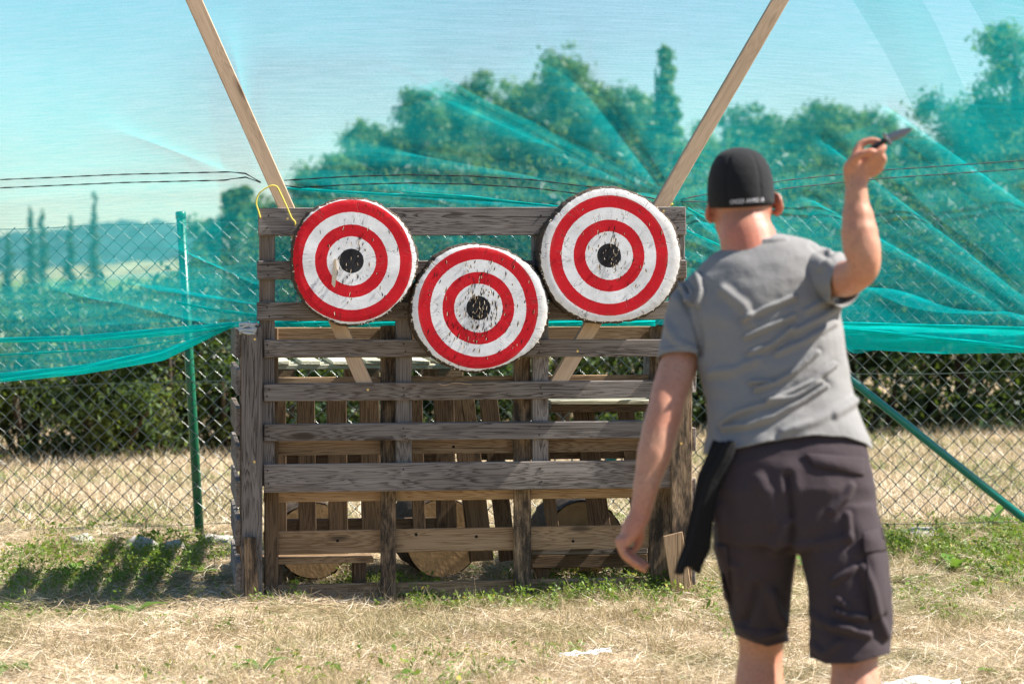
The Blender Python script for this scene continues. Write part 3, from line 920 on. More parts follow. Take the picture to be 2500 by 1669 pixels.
# ------------------------------------------------------------------ yellow cord, paper, string
def cord(px, q, rad, label, mat, cat='cord', dq=None):
    pts = [S3(x, y, q if dq is None else q + dq[k]) for k, (x, y) in enumerate(px)]
    # smooth with Catmull-Rom
    out = []
    for i in range(len(pts) - 1):
        p0, p1, p2, p3 = pts[max(i - 1, 0)], pts[i], pts[i + 1], pts[min(i + 2, len(pts) - 1)]
        for k in range(6):
            t = k / 6
            out.append(0.5 * ((2 * p1) + (p2 - p0) * t + (2 * p0 - 5 * p1 + 4 * p2 - p3) * t * t + (3 * p1 - p0 - 3 * p2 + p3) * t ** 3))
    out.append(pts[-1])
    c = out[0].copy()
    v, f_ = tube([p - c for p in out], rad, 8)
    o = pymesh('cord', v, f_, mat, None, True)
    o.location = c
    return tag(o, label, cat)
cord([(636, 532), (630, 512), (626, 498), (628, 482), (636, 469), (652, 458), (664, 453), (676, 456), (684, 470), (692, 487), (702, 509), (712, 532), (720, 541), (721, 550)], -0.004, 0.0032,
     'yellow cord looped over the batten and the pallet corner near the fence post', M['yellow_cord'])
cord([(1598, 487), (1612, 492), (1630, 497), (1642, 498), (1634, 503), (1625, 515)], 0.018, 0.003, 'yellow cord tied round the batten above the largest target', M['yellow_cord'])
cord([(1070, 936), (1085, 940), (1110, 934), (1140, 937), (1152, 938)], -0.004, 0.0016, 'thin loose straw-coloured string on the pallet board below the lowest target', M['batten_wood'])

# ------------------------------------------------------------------ far land
def hill(name, px, py_top, Yd, depth, label, mat, seed, ybase=700):
    """a wooded rise across the view: profile given in pixels at distance Yd"""
    xs = np.linspace(px[0], px[-1], 420)
    prof = np.interp(xs, px, py_top)
    V, F = [], []
    rows = 8
    for j in range(rows):
        f = j / (rows - 1)
        Yj = Yd - depth * (1 - f)
        for i, x in enumerate(xs):
            zt = CAMH - (prof[i] - HY) * Yd / FPX
            z0 = -3.0 - Yd * 0.004
            n_ = (mnoise.noise(Vector((x * 0.02, j * 0.6, seed))) * 0.10 + mnoise.noise(Vector((x * 0.11, j * 1.6, seed + 4))) * 0.09) * abs(zt - z0)
            V.append(((x - CX) * Yd / FPX, Yj, z0 + (zt - z0) * math.sin(f * math.pi / 2) + n_))
    for j in range(rows - 1):
        for i in range(len(xs) - 1):
            a = j * len(xs) + i
            F.append((a, a + 1, a + len(xs) + 1, a + len(xs)))
    o = pymesh(name, V, F, mat, None, True)
    tag(o, label, 'hill', kind='structure')
    return o
M['far_wood'] = plain('far haze-tinted conifer wood', (0.05, 0.09, 0.095), 1.0, 0.0, nscale=0.06, namp=0.6)  # blue of distance haze is mixed into the wood's green; no air volume
M['far_field'] = plain('far stubble field', (0.25, 0.235, 0.145), 1.0, 0.0, nscale=0.09, namp=0.6)
M['far_meadow'] = plain('far meadow', (0.16, 0.20, 0.08), 1.0, 0.0, nscale=0.08, namp=0.4)
hill('hill', [-900, -300, 0, 200, 330, 430, 560, 800, 1300, 2200, 3400], [590, 575, 585, 565, 548, 556, 570, 560, 575, 560, 570], 1100, 300, 'far wooded hill', M['far_wood'], 1)
hill('field', [-900, 0, 200, 420, 600, 900, 3400], [665, 668, 655, 640, 640, 655, 660], 520, 160, 'far stubble field on the slope', M['far_field'], 2)
hill('meadow', [-900, 0, 150, 300, 420, 600, 900, 3400], [690, 688, 684, 690, 676, 670, 680, 690], 230, 90, 'meadow slope below the far field', M['far_meadow'], 3)

# ------------------------------------------------------------------ trees, bushes: many small leaves on real limbs
def leaf_cloud(pts, nrm, size, cols, rnd):
    """one small folded leaf at each point; returns verts, faces(quads), colours"""
    n = len(pts)
    d = rnd.normal(size=(n, 3)) + nrm * 0.9 + np.array([0, 0, 0.35])
    d /= np.linalg.norm(d, axis=1)[:, None] + 1e-9
    t = rnd.normal(size=(n, 3))
    t -= d * (t * d).sum(1)[:, None]
    t /= np.linalg.norm(t, axis=1)[:, None] + 1e-9
    b = np.cross(d, t)
    L = (size * rnd.uniform(0.6, 1.35, n))[:, None]
    Wd = L * rnd.uniform(0.32, 0.55, n)[:, None]
    V = np.stack([pts - t * L * .5, pts + b * Wd * .5 + d * L * .06, pts + t * L * .5, pts - b * Wd * .5 + d * L * .06], 1).reshape(-1, 3)
    F = np.arange(n * 4).reshape(n, 4)
    C = np.repeat(cols, 4, axis=0)
    return V, F, C

def crown(blobs, nleaf, size, base, rnd, var=0.35):
    """blobs: rows of (x,y,z, rx,ry,rz); leaves gather near the surface of uneven clumps"""
    blobs = np.asarray(blobs, float)
    w = (blobs[:, 3] * blobs[:, 5]) ** 1.0
    k = rnd.choice(len(blobs), nleaf, p=w / w.sum())
    dirs = rnd.normal(size=(nleaf, 3))
    dirs /= np.linalg.norm(dirs, axis=1)[:, None]
    r = np.minimum(np.abs(rnd.normal(0, 0.55, nleaf)) + 0.12, 1.15)
    p = blobs[k, :3] + dirs * blobs[k, 3:6] * r[:, None]
    tone = (1 + var * rnd.normal(size=len(blobs)) * 0.5)[k] * (1 + 0.22 * rnd.normal(size=nleaf))
    tone = np.clip(tone, 0.45, 1.9)[:, None]
    yel = np.clip(rnd.normal(0, 0.5, len(blobs))[k], -0.6, 1.0)[:, None]
    cols = np.asarray(base)[None, :] * tone * (1 + yel * np.array([0.35, 0.10, -0.15])[None, :])
    return leaf_cloud(p, dirs, size, np.clip(cols, 0.003, 0.6), rnd)

def tree(cx, top, hw, Y, label, seed, nleaf=16000, size=0.085, base=(0.055, 0.125, 0.032), shape='round', group='trees beyond the fence', ybase=1000):
    rnd = np.random.default_rng(seed)
    c = P(cx, 700, Y)
    zb = gz(c.x, Y)
    ztop = P(cx, top, Y).z
    W_ = hw * Y / FPX * 1.3
    H = ztop - zb
    t = empty('tree', (c.x, Y, zb))
    tag(t, label, 'tree', group)
    blobs, limbs = [], []
    zlo = 0.22 * H
    nb = 110 if shape != 'spire' else 130
    if shape == 'spire':
        for i in range(nb):
            f = (i + 0.5) / nb
            rr = W_ * ((1 - f) ** 1.15 * 1.0 + 0.05) * rnd.uniform(0.2, 1.0)
            an = rnd.uniform(0, 2 * math.pi)
            br = W_ * rnd.uniform(0.09, 0.26) * (1.15 - 0.75 * f)
            blobs.append((rr * math.cos(an), rr * math.sin(an), min(zlo + (H - zlo) * f, H - br), br, br, br * .9))
            if i % 4 == 0: limbs.append(blobs[-1][:3])
    else:
        lobes = [(rnd.uniform(-.15, .15) * W_, 0, H - 0.42 * W_, 0.42 * W_)]
        for i in range(12):
            an = rnd.uniform(0, 2 * math.pi)
            lr = W_ * rnd.uniform(0.34, 0.56)
            z = rnd.uniform(0.34, 0.90) * H
            wide = (1.0 - 0.55 * max(z / H - .5, 0) / .5) * W_ - lr * .8
            lobes.append((math.cos(an) * wide * rnd.uniform(.6, 1), math.sin(an) * wide * rnd.uniform(.5, 1), min(z, H - lr * 1.15), lr))
            limbs.append(lobes[-1][:3])
        for lx, ly, lz, lr in lobes:
            for k in range(13):
                d = rnd.normal(size=3); d /= np.linalg.norm(d)
                q = rnd.uniform(.2, .92) * lr
                br = lr * rnd.uniform(.2, .5)
                blobs.append((lx + d[0] * q, ly + d[1] * q, max(lz + d[2] * q * .9, zlo * .7), br, br, br * rnd.uniform(.6, 1)))
        for i in range(80):
            br = W_ * rnd.uniform(.16, .34)
            blobs.append((rnd.uniform(-1.0, 1.0) * W_, rnd.normal() * W_ * .35, rnd.uniform(zlo * .5, H * .72), br, br, br))
    V, F, C = crown(blobs, nleaf, size, base, rnd)
    o = npmesh('crown', V, F, M['leaf'], t, False, C)
    mb = MB()
    lean = rnd.uniform(-.05, .05) * H
    r0 = 0.022 * H + 0.03
    mb.add(tube([(0, 0, -0.1), (lean * .3, 0, H * .3), (lean * .7, 0, H * .6), (lean, 0, H * .92)], [r0, r0 * .8, r0 * .5, r0 * .12], 9))
    for x, y, z in limbs:
        zs = max(z - 0.28 * H, 0.12 * H)
        f = zs / H
        mb.add(tube([(lean * f, 0, zs), ((x + lean * f) * .55, y * .55, zs + (z - zs) * .65), (x, y, z)], [r0 * .42 * (1.1 - f), r0 * .26, r0 * .07], 6))
    mb.build('trunk', M['bark'], t, True)
    return t

K = 1.0643
TR = [  # cx, top, half width (photo pixels of the 2349 wide view), distance, shape, label
    (545, 405, 70, 34, 'round', 'small round tree behind the green fence post'),
    (765, 335, 82, 40, 'round', 'low tree with its crown just over the target nearest the fence post'),
    (845, 250, 112, 44, 'round', 'mid-height tree standing between the low tree and the broad one'),
    (965, 190, 118, 42, 'round', 'broad tree with a flat shoulder left of the highest crown'),
    (1095, 150, 128, 46, 'oval', 'tree with a double-humped top beside the highest crown'),
    (1283, 84, 172, 44, 'oval', 'highest broad crown, above the gap between lowest and largest target'),
    (1415, 176, 104, 43, 'round', 'tree shoulder between the highest crown and the slender spire'),
    (1526, 104, 96, 39, 'spire', 'slender spire-topped tree beside the batten above the largest target'),
    (1600, 262, 120, 41, 'round', 'low tree behind the batten above the largest target'),
    (1705, 220, 118, 45, 'round', 'rounded tree rising behind the black cap'),
    (1885, 196, 136, 44, 'oval', 'tree rising between the cap and the raised hand'),
    (2015, 232, 112, 47, 'round', 'tree directly behind the raised knife'),
    (2105, 288, 90, 43, 'round', 'low tree between the knife and the tall edge tree'),
    (2325, 10, 160, 26, 'round', 'tall nearer tree cut by the edge of the picture'),
]
for i, (cx, top, hw, Yd, shp, lab) in enumerate(TR):
    tree(cx * K, top * K, hw * K, Yd * 1.5, lab, 100 + i, nleaf=38000 if hw > 105 else 26000, shape=shp, size=0.15 if Yd > 30 else 0.10,
         base=(0.115, 0.20, 0.045) if i % 3 else (0.085, 0.165, 0.045))

FILL = [  # a second row that closes the skyline
    (700, 375, 100, 'rear tree low at the end of the treeline, beside the batten foot'), (905, 262, 120, 'rear tree closing the gap between the mid-height tree and the broad one'),
    (1035, 205, 120, 'rear tree closing the gap before the double-humped top'), (1190, 150, 125, 'rear tree filling the shoulder before the highest crown'),
    (1375, 165, 120, 'rear tree filling the slope after the highest crown'), (1470, 205, 110, 'rear tree behind the slender spire'),
    (1795, 245, 125, 'rear tree between the cap and the raised arm'), (1955, 240, 115, 'rear tree just behind the raised hand'), (2190, 300, 90, 'rear tree at the foot of the tall edge tree')]
for i, (cx, top, hw, lab) in enumerate(FILL):
    tree(cx * K, top * K, hw * K, 78, lab, 500 + i, nleaf=22000, size=0.22, base=(0.095, 0.175, 0.045))

def conifer(cx, top, bot, Yd, label, seed):
    rnd = np.random.default_rng(seed)
    c = P(cx, bot, Yd)
    zt = P(cx, top, Yd).z
    zb = -1.0
    t = empty('conifer', (c.x, Yd, zb))
    tag(t, label, 'tree', 'far slender trees beyond the meadow')
    H = zt - zb
    blobs = []
    for i in range(22):
        f = i / 21
        r = (1 - f) * H * 0.075 + 0.12
        blobs.append((rnd.normal() * r * .4, rnd.normal() * r * .4, H * (0.12 + 0.86 * f), r, r, H * 0.045))
    V, F, C = crown(blobs, 1500, 0.30, (0.05, 0.085, 0.06), rnd)
    npmesh('crown', V, F, M['leaf'], t, False, C)
    v, f_ = tube([(0, 0, 0), (0, 0, H * .6), (0, 0, H * .97)], [H * .018, H * .012, H * .003], 7)
    pymesh('trunk', v, f_, M['bark'], t, True)
for cx, top, lab, sd in ((20, 570, 'far slender conifer nearest the edge of the picture, low', 1), (75, 508, 'far slender conifer, first of the close pair', 2), (104, 512, 'far slender conifer, second of the close pair', 3),
                         (172, 528, 'far slender conifer standing alone beside the leafy one', 4), (232, 468, 'tallest far slender tree with a leafy top', 5)):
    conifer(cx, top, 640, 150 + sd * 6, lab, sd)

# hedge of bushes along the far side of the field
HB = [  # cx, top y, half width, distance
    (-150, 760, 210, 17.8), (70, 735, 170, 18.2), (260, 715, 160, 18.0), (420, 690, 150, 18.4), (560, 640, 160, 18.6), (740, 560, 190, 19.0), (940, 500, 200, 19.4),
    (1160, 470, 210, 19.8), (1370, 500, 200, 20.2), (1570, 520, 200, 20.6), (1760, 540, 200, 20.9), (1950, 560, 200, 21.2), (2140, 590, 200, 21.4), (2330, 560, 200, 21.6), (2530, 520, 210, 21.8)]
HL = ['low olive bush at the edge of the picture under the sagging net', 'olive bush beneath the lowest swag of the net', 'olive-green bush seen through the fence mesh before its post', 'dark bush just in front of the green fence post, beyond the field',
      'dark bush between the fence post and the side pallet', 'bush behind the target nearest the fence post', 'bush behind the gap between the two upper targets', 'tall bush behind the lowest target', 'bush behind the largest target',
      'bush behind the batten foot and the lowered arm', 'dark bush hidden mostly by the grey shirt', 'dark bush just beside the grey shirt under the raised arm', 'dark bush above the teal brace', 'dark bush beyond the lower end of the brace', 'dark bush at the picture edge beyond the brace']
for i, (cx, top, hw, Yd) in enumerate(HB):
    rnd = np.random.default_rng(300 + i)
    c = P(cx, 800, Yd)
    zb = gz(c.x, Yd)
    H = P(cx, top, Yd).z - zb
    W_ = hw * Yd / FPX
    t = empty('bush', (c.x, Yd, zb))
    tag(t, HL[i], 'bush', 'bushes along the far edge of the field')
    blobs = []
    for k in range(40):
        z = H * rnd.uniform(0.03, 0.93)
        pr = math.sqrt(max(1 - (max(z / H - .3, 0) / .75) ** 2, .05))
        x = W_ * pr * rnd.uniform(-1, 1); y = rnd.uniform(-0.7, 1.0)
        br = rnd.uniform(0.13, 0.30)
        blobs.append((x, y, z, br, br, br * .85))
    base = (0.085, 0.115, 0.032) if i < 4 else (0.036, 0.070, 0.024)
    V, F, C = crown(blobs, 9000, 0.062, base, rnd, 0.5)
    npmesh('foliage', V, F, M['leaf'], t, False, C)
    mb = MB()
    for k in range(9):
        b = blobs[rnd.integers(len(blobs))]
        mb.add(tube([(b[0] * .2, b[1] * .2, -0.05), (b[0] * .6, b[1] * .6, b[2] * .5), (b[0], b[1], b[2])], [.035, .022, .008], 6))
    mb.build('stem', M['bark'], t, True)
# a dark thicket fills the space behind the bushes
def thicket():
    rnd = np.random.default_rng(77)
    n = 60000
    x = rnd.uniform(-900, 3400, n)
    Yd = rnd.uniform(20.5, 26, n)
    top = np.interp(x, [-900, 300, 560, 760, 1000, 3400], [760, 735, 640, 500, 420, 420]) + rnd.normal(0, 22, n)
    ztop = CAMH - (top - HY) * Yd / FPX
    z = ztop * rnd.random(n) ** 0.9 + 0.05
    p = np.stack([(x - CX) * Yd / FPX, Yd, z], 1)
    cols = np.array([0.030, 0.060, 0.022])[None] * np.clip(1 + .35 * rnd.normal(size=n), .4, 2)[:, None]
    V, F, C = leaf_cloud(p, np.zeros((n, 3)), 0.11, cols, rnd)
    o = npmesh('undergrowth', V, F, M['leaf'], None, False, C)
    tag(o, 'dark leafy undergrowth between the hedge and the trees', 'undergrowth', kind='stuff')
thicket()

# ------------------------------------------------------------------ straw, grass and weeds
def blades(name, X, Y, L, Wd, pitch, cols, label, cat, rnd, zoff=0.0, curl=0.35, mat='straw'):
    n = len(X)
    az_ = rnd.uniform(0, 2 * np.pi, n)
    Z = ground_z(X, Y) + zoff
    d = np.stack([np.cos(az_) * np.cos(pitch), np.sin(az_) * np.cos(pitch), np.sin(pitch)], 1)
    side = np.stack([-np.sin(az_), np.cos(az_), np.zeros(n)], 1)
    roll = rnd.uniform(-1.2, 1.2, n)[:, None]
    up = np.cross(d, side)
    s = side * np.cos(roll) + up * np.sin(roll)
    bend = rnd.normal(0, curl, n)[:, None] * side + rnd.normal(-0.1, curl * .6, n)[:, None] * np.array([0, 0, 1.0])
    p0 = np.stack([X, Y, Z], 1)
    L_ = L[:, None]; w = Wd[:, None]
    p1 = p0 + d * L_ * .5 + bend * L_ * .12
    p2 = p0 + d * L_ + bend * L_ * .45
    gzz = ground_z(p2[:, 0], p2[:, 1])
    p2[:, 2] = np.maximum(p2[:, 2], gzz + 0.003)
    V = np.stack([p0 - s * w * .5, p0 + s * w * .5, p1 + s * w * .45, p1 - s * w * .45, p2 + s * w * .12, p2 - s * w * .12], 1).reshape(-1, 3)
    b = np.arange(n)[:, None] * 6
    F = np.concatenate([b + np.array([0, 1, 2, 3]), b + np.array([3, 2, 4, 5])])
    C = np.repeat(cols, 6, axis=0)
    o = npmesh(name, V, F, M[mat], None, False, C)
    tag(o, label, cat, kind='stuff')
    return o
def in_view(n, y0, y1, rnd, margin=1.12, power=1.0):
    Y = y0 + (y1 - y0) * rnd.random(n) ** power
    X = (rnd.random(n) - .5) * 2500 * Y / FPX * margin
    return X, Y
def vnoise(X, Y, s, seed):
    """smooth value noise on arrays"""
    r = np.random.default_rng(seed)
    T = r.random((64, 64))
    x, y = X * s + 1000.3, Y * s + 1000.7
    i, j = np.floor(x).astype(int), np.floor(y).astype(int)
    fx, fy = x - i, y - j
    fx, fy = fx * fx * (3 - 2 * fx), fy * fy * (3 - 2 * fy)
    g = lambda a, b: T[a % 64, b % 64]
    return (g(i, j) * (1 - fx) + g(i + 1, j) * fx) * (1 - fy) + (g(i, j + 1) * (1 - fx) + g(i + 1, j + 1) * fx) * fy
SR = np.random.default_rng(11)
def straw_cols(n, X, Y, rnd):
    k = rnd.random(n)[:, None]
    c = np.array([0.70, 0.56, 0.375])[None] * (1 - k) + np.array([0.42, 0.315, 0.19])[None] * k
    pale = (rnd.random(n) < 0.20)[:, None]
    c = np.where(pale, np.array([0.84, 0.74, 0.58])[None], c)
    ol = (vnoise(X, Y, 2.6, 5) > 0.62)[:, None] & (rnd.random(n) < .55)[:, None]
    c = np.where(ol, np.array([0.26, 0.24, 0.11])[None] * (0.7 + .6 * k), c)
    return c * (0.85 + 0.3 * rnd.random(n))[:, None]
# lying hay
n = 200000
X, Y = in_view(n, 7.6, 13.2, SR, 1.12, 1.15)
h = vnoise(X, Y, 3.1, 9)
blades('dry_straw', X, Y, SR.uniform(.03, .12, n), SR.uniform(.0010, .0025, n), np.abs(SR.normal(0.10, .22, n)), straw_cols(n, X, Y, SR),
       'loose dry straw lying all over the near ground', 'straw', SR, SR.random(n) * 0.030 * h ** 1.2 * 2)
# standing dry tufts
n0 = 1500
tx, ty = in_view(n0, 7.6, 12.8, SR)
k = SR.integers(0, n0, 76000)
keep = vnoise(tx[k], ty[k], 1.6, 21) > 0.45
k = k[keep]
X, Y = tx[k] + SR.normal(0, .035, len(k)), ty[k] + SR.normal(0, .035, len(k))
n = len(X)
c = np.where((SR.random(n) < .45)[:, None], np.array([0.25, 0.215, 0.10])[None], np.array([0.48, 0.37, 0.21])[None]) * SR.uniform(.75, 1.35, n)[:, None]
blades('dry_grass_tufts', X, Y, SR.uniform(.03, .12, n), SR.uniform(.0011, .0022, n), SR.uniform(.25, 1.35, n), c, 'short tufts of dry standing grass among the straw', 'grass', SR, 0, .5)
# mown field beyond the fence
n = 64000
X, Y = in_view(n, 12.9, 22.5, SR, 1.15, 1.1)
c = straw_cols(n, X, Y, SR)
gr = (vnoise(X, Y, 1.2, 33) + np.clip((X - 0.5) * .12, 0, .25) + np.clip((Y - 17) * .05, 0, .2) > 0.82)[:, None] & (SR.random(n) < .6)[:, None]
c = np.where(gr, np.array([0.16, 0.22, 0.05])[None] * SR.uniform(.6, 1.3, n)[:, None], c)
blades('stubble', X, Y, SR.uniform(.05, .16, n), SR.uniform(.0025, .006, n), SR.uniform(0.05, 1.2, n), c, 'dry mown stubble of the field beyond the fence', 'stubble', SR, 0, .4)
# green weeds: small leaflets on short stems, thick along the fence foot
def weeds():
    n = 46000
    rnd = np.random.default_rng(51)
    X = rnd.uniform(-3.0, 3.0, n); Y = rnd.uniform(7.8, 13.4, n)
    xp = CX + X / Y * FPX
    along = np.exp(-((Y - 12.0) / 0.55) ** 2)
    left = np.clip((640 - xp) / 250, 0, 1); right = np.clip((xp - 1850) / 200, 0, 1)
    patch = vnoise(X, Y, 2.0, 61) * .6 + vnoise(X, Y, 6.0, 62) * .4
    dens = along * (left * .62 + right * .75) * (patch > .48) * 1.0 + 0.07 * (patch > .64) + np.exp(-((Y - 11.15) / .28) ** 2) * (left * .5 + right * .6) * (patch > .53)
    dens += 0.25 * np.exp(-((Y - (10.5 + (X + 1.1) * .14)) / .10) ** 2) * (np.abs(X) < 1.15) * (patch > .42)
    dens += 0.8 * np.exp(-((Y - 10.95) / .3) ** 2) * (np.abs(X + .05) < .95) * (patch > .5)
    keep = rnd.random(n) < dens
    X, Y = X[keep], Y[keep]
    m = len(X)
    per = 9
    Xs = np.repeat(X, per) + rnd.normal(0, .016, m * per); Ys = np.repeat(Y, per) + rnd.normal(0, .016, m * per)
    hgt = np.repeat(rnd.uniform(.02, .095, m), per) * rnd.uniform(.3, 1.0, m * per)
    p = np.stack([Xs, Ys, ground_z(Xs, Ys) + hgt + .004], 1)
    kk = rnd.random(m * per)[:, None]
    c = np.array([0.085, 0.165, 0.022])[None] * (1 - kk) + np.array([0.19, 0.27, 0.035])[None] * kk
    c = np.where((rnd.random(m * per) < .04)[:, None], np.array([0.42, 0.36, 0.06])[None], c)
    V, F, C = leaf_cloud(p, np.zeros_like(p) + np.array([0, 0, .8]), 0.019 * (1 + 0.9 * (rnd.random(m * per) < .1)), c, rnd)
    o = npmesh('ground_weeds', V, F, M['leaf'], None, False, C)
    tag(o, 'low green clover and weeds growing through the straw', 'weeds', kind='stuff')
    # thin green stalks under them
    blades('weed_stalks', X, Y, rnd.uniform(.03, .12, m), rnd.uniform(.0016, .004, m), rnd.uniform(.5, 1.5, m), np.array([0.11, 0.17, 0.035])[None] * rnd.uniform(.6, 1.4, m)[:, None],
           'thin green stalks and grass blades among the weeds', 'grass', rnd, 0, .4, 'leaf')
weeds()

def rosette(px, py, label, seed, n=9, L=0.13, up=0.7, col=(0.10, 0.20, 0.03)):
    rnd = random.Random(seed)
    Yd = CAMH * FPX / (py - HY)
    for _ in range(5):
        xx = (px - CX) * Yd / FPX
        Yd = (CAMH - gz(xx, Yd)) * FPX / (py - HY)
    xx = (px - CX) * Yd / FPX
    t = empty('weed', (xx, Yd, gz(xx, Yd)))
    tag(t, label, 'weed', 'broad-leaved weeds in the straw')
    for k in range(n):
        an = 2 * math.pi * k / n + rnd.uniform(-.3, .3)
        el = rnd.uniform(.25, 1.0) * up * 1.3
        l = L * rnd.uniform(.55, 1.1)
        w = l * rnd.uniform(.13, .2)
        V, F, C = [], [], []
        g = rnd.uniform(.7, 1.3)
        for j in range(6):
            f = j / 5
            r = l * f
            e = el - f * .9
            x = l * (math.sin(el) - math.sin(e)) / .9 if False else r * math.cos(el - f * .45)
            z = r * math.sin(el - f * .45)
            ww = w * math.sin(math.pi * (0.12 + 0.86 * f)) * (1 + .25 * math.sin(j * 2.7))
            for s in (-1, 0, 1):
                V.append((x * math.cos(an) - s * ww * math.sin(an), x * math.sin(an) + s * ww * math.cos(an), z + abs(s) * ww * .35))
                C.append([c_ * g * (1.25 if s == 0 else 1) for c_ in col])
        for j in range(5):
            for s in (0, 1):
                a = j * 3 + s
                F.append((a, a + 1, a + 4, a + 3))
        npmesh('leaf', V, F, M['leaf'], t, True, np.array(C))
WD = [(190, 1415, 'dandelion-like weed in the shade beside the stand, nearest the picture edge', 9, .15), (330, 1500, 'bright broad-leaved weed in front of the shadow of the stand', 7, .16), (520, 1478, 'small weed at the front of the shadow of the stand', 6, .11),
      (690, 1540, 'small weed in the straw below the end-on side pallet', 5, .10), (640, 1640, 'weed at the bottom of the picture below the side pallet', 8, .11), (1090, 1465, 'tall dark weed against the bottom board below the lowest target', 9, .16),
      (1020, 1470, 'dark weed against the bottom board next to the tall one', 8, .13), (1385, 1470, 'small weed at the foot of the mildewed upright', 7, .10), (1240, 1640, 'thin weed at the bottom of the picture, right of the middle', 5, .12),
      (20, 1640, 'leafy weed in the bottom corner of the picture', 10, .16), (2420, 1280, 'big leafy weed at the foot of the teal brace', 13, .22), (2330, 1400, 'dark weed in the straw below the brace', 9, .16), (2230, 1420, 'weed in the straw beside the cargo shorts', 8, .14),
      (2440, 1655, 'weed beside the white paper at the bottom', 7, .12), (960, 1560, 'small dark weed in the middle of the bare straw', 5, .08), (1970, 1370, 'weed between the legs of the person', 7, .12), (490, 1400, 'yellow-green weed at the upper edge of the shadow', 8, .13),
      (870, 1400, 'weed growing inside the stand behind the bottom board', 8, .12), (1180, 1400, 'weed inside the stand below the lowest target', 8, .13), (1450, 1395, 'weed inside the stand near the hanging hand', 8, .12)]
for k, (px, py, lab, n_, L_) in enumerate(WD): rosette(px, py, lab, k, n_, L_)

def rock(px, py, w, h, label, seed, col=None):
    Yd = 11.9
    for _ in range(6):
        xx = (px - CX) * Yd / FPX
        Yd = (CAMH - gz(xx, Yd)) * FPX / (py - HY)
    xx = (px - CX) * Yd / FPX
    bm = bmesh.new()
    bmesh.ops.create_icosphere(bm, subdivisions=4, radius=1)
    for v in bm.verts:
        n_ = mnoise.noise(v.co * 1.1 + Vector((seed * 3, 0, 0))) * .35 + mnoise.noise(v.co * 3.1 + Vector((seed, 2, 0))) * .14 + mnoise.noise(v.co * 9 + Vector((seed, 5, 0))) * .04
        v.co *= 1 + n_
        v.co.x *= w * Yd / FPX / 2; v.co.y *= w * Yd / FPX / 2.4; v.co.z *= h * Yd / FPX * .75
    me = bpy.data.meshes.new('rock'); bm.to_mesh(me); bm.free()
    o = link('rock', me, M['stone'], None, True)
    o.location = (xx, Yd, gz(xx, Yd) + h * Yd / FPX * .1)
    tag(o, label, 'rock', 'stones along the fence foot')
rock(203, 1362, 66, 30, 'pale rounded stone in the weeds left of the fence post', 1)
rock(352, 1326, 96, 40, 'long grey flat stone lying just before the fence post', 2)
rock(205, 1306, 70, 22, 'half-buried grey stone under the fence wire', 3)
rock(530, 1330, 95, 30, 'crumbly pale stone beside the foot of the fence post', 4)
rock(425, 1330, 56, 26, 'brownish stone between the long flat one and the post', 5)
rock(2250, 1300, 120, 18, 'flat brown stone in the weeds below the brace', 6)

def paper():
    V, F = [], []
    Yd = 8.27
    n = 10
    c = P(2252, 1652, Yd)
    for i in range(n + 1):
        for j in range(5):
            x = (i / n - .5) * 0.275; y = (j / 4 - .5) * 0.12
            V.append((x, y, 0.010 * math.sin(i * .8 + j) + 0.03 * (j / 4) + .006 * i / n))
    for i in range(n):
        for j in range(4):
            a = i * 5 + j
            F.append((a, a + 5, a + 6, a + 1))
    o = pymesh('paper_sheet', V, F, M['white'], None, True)
    o.location = (c.x, Yd, gz(c.x, Yd) + .015)
    md = o.modifiers.new('thick', 'SOLIDIFY'); md.thickness = 0.002
    tag(o, 'white paper sheet lying in the straw at the bottom of the picture', 'paper')
paper()
def white_string():
    mb = MB()
    rnd = random.Random(4)
    for s in range(5):
        pts = []
        for k in range(8):
            x = 1370 + k * 17 + rnd.uniform(-5, 5); y = 1578 - k * 3 + rnd.uniform(-5, 5) + s
            Yd = (CAMH - .03) * FPX / (y - HY)
            p = P(x, y, Yd); p.z = gz(p.x, Yd) + .035 + rnd.uniform(-.006, .012)
            pts.append(p)
        mb.add(tube(pts, 0.0022, 5))
    c = Vector(mb.V[0])
    mb.V = [tuple(Vector(v) - c) for v in mb.V]
    o = mb.build('string', M['white'], None, True)
    o.location = c
    tag(o, 'frayed white string lying on the straw before the stand', 'string')
white_string()

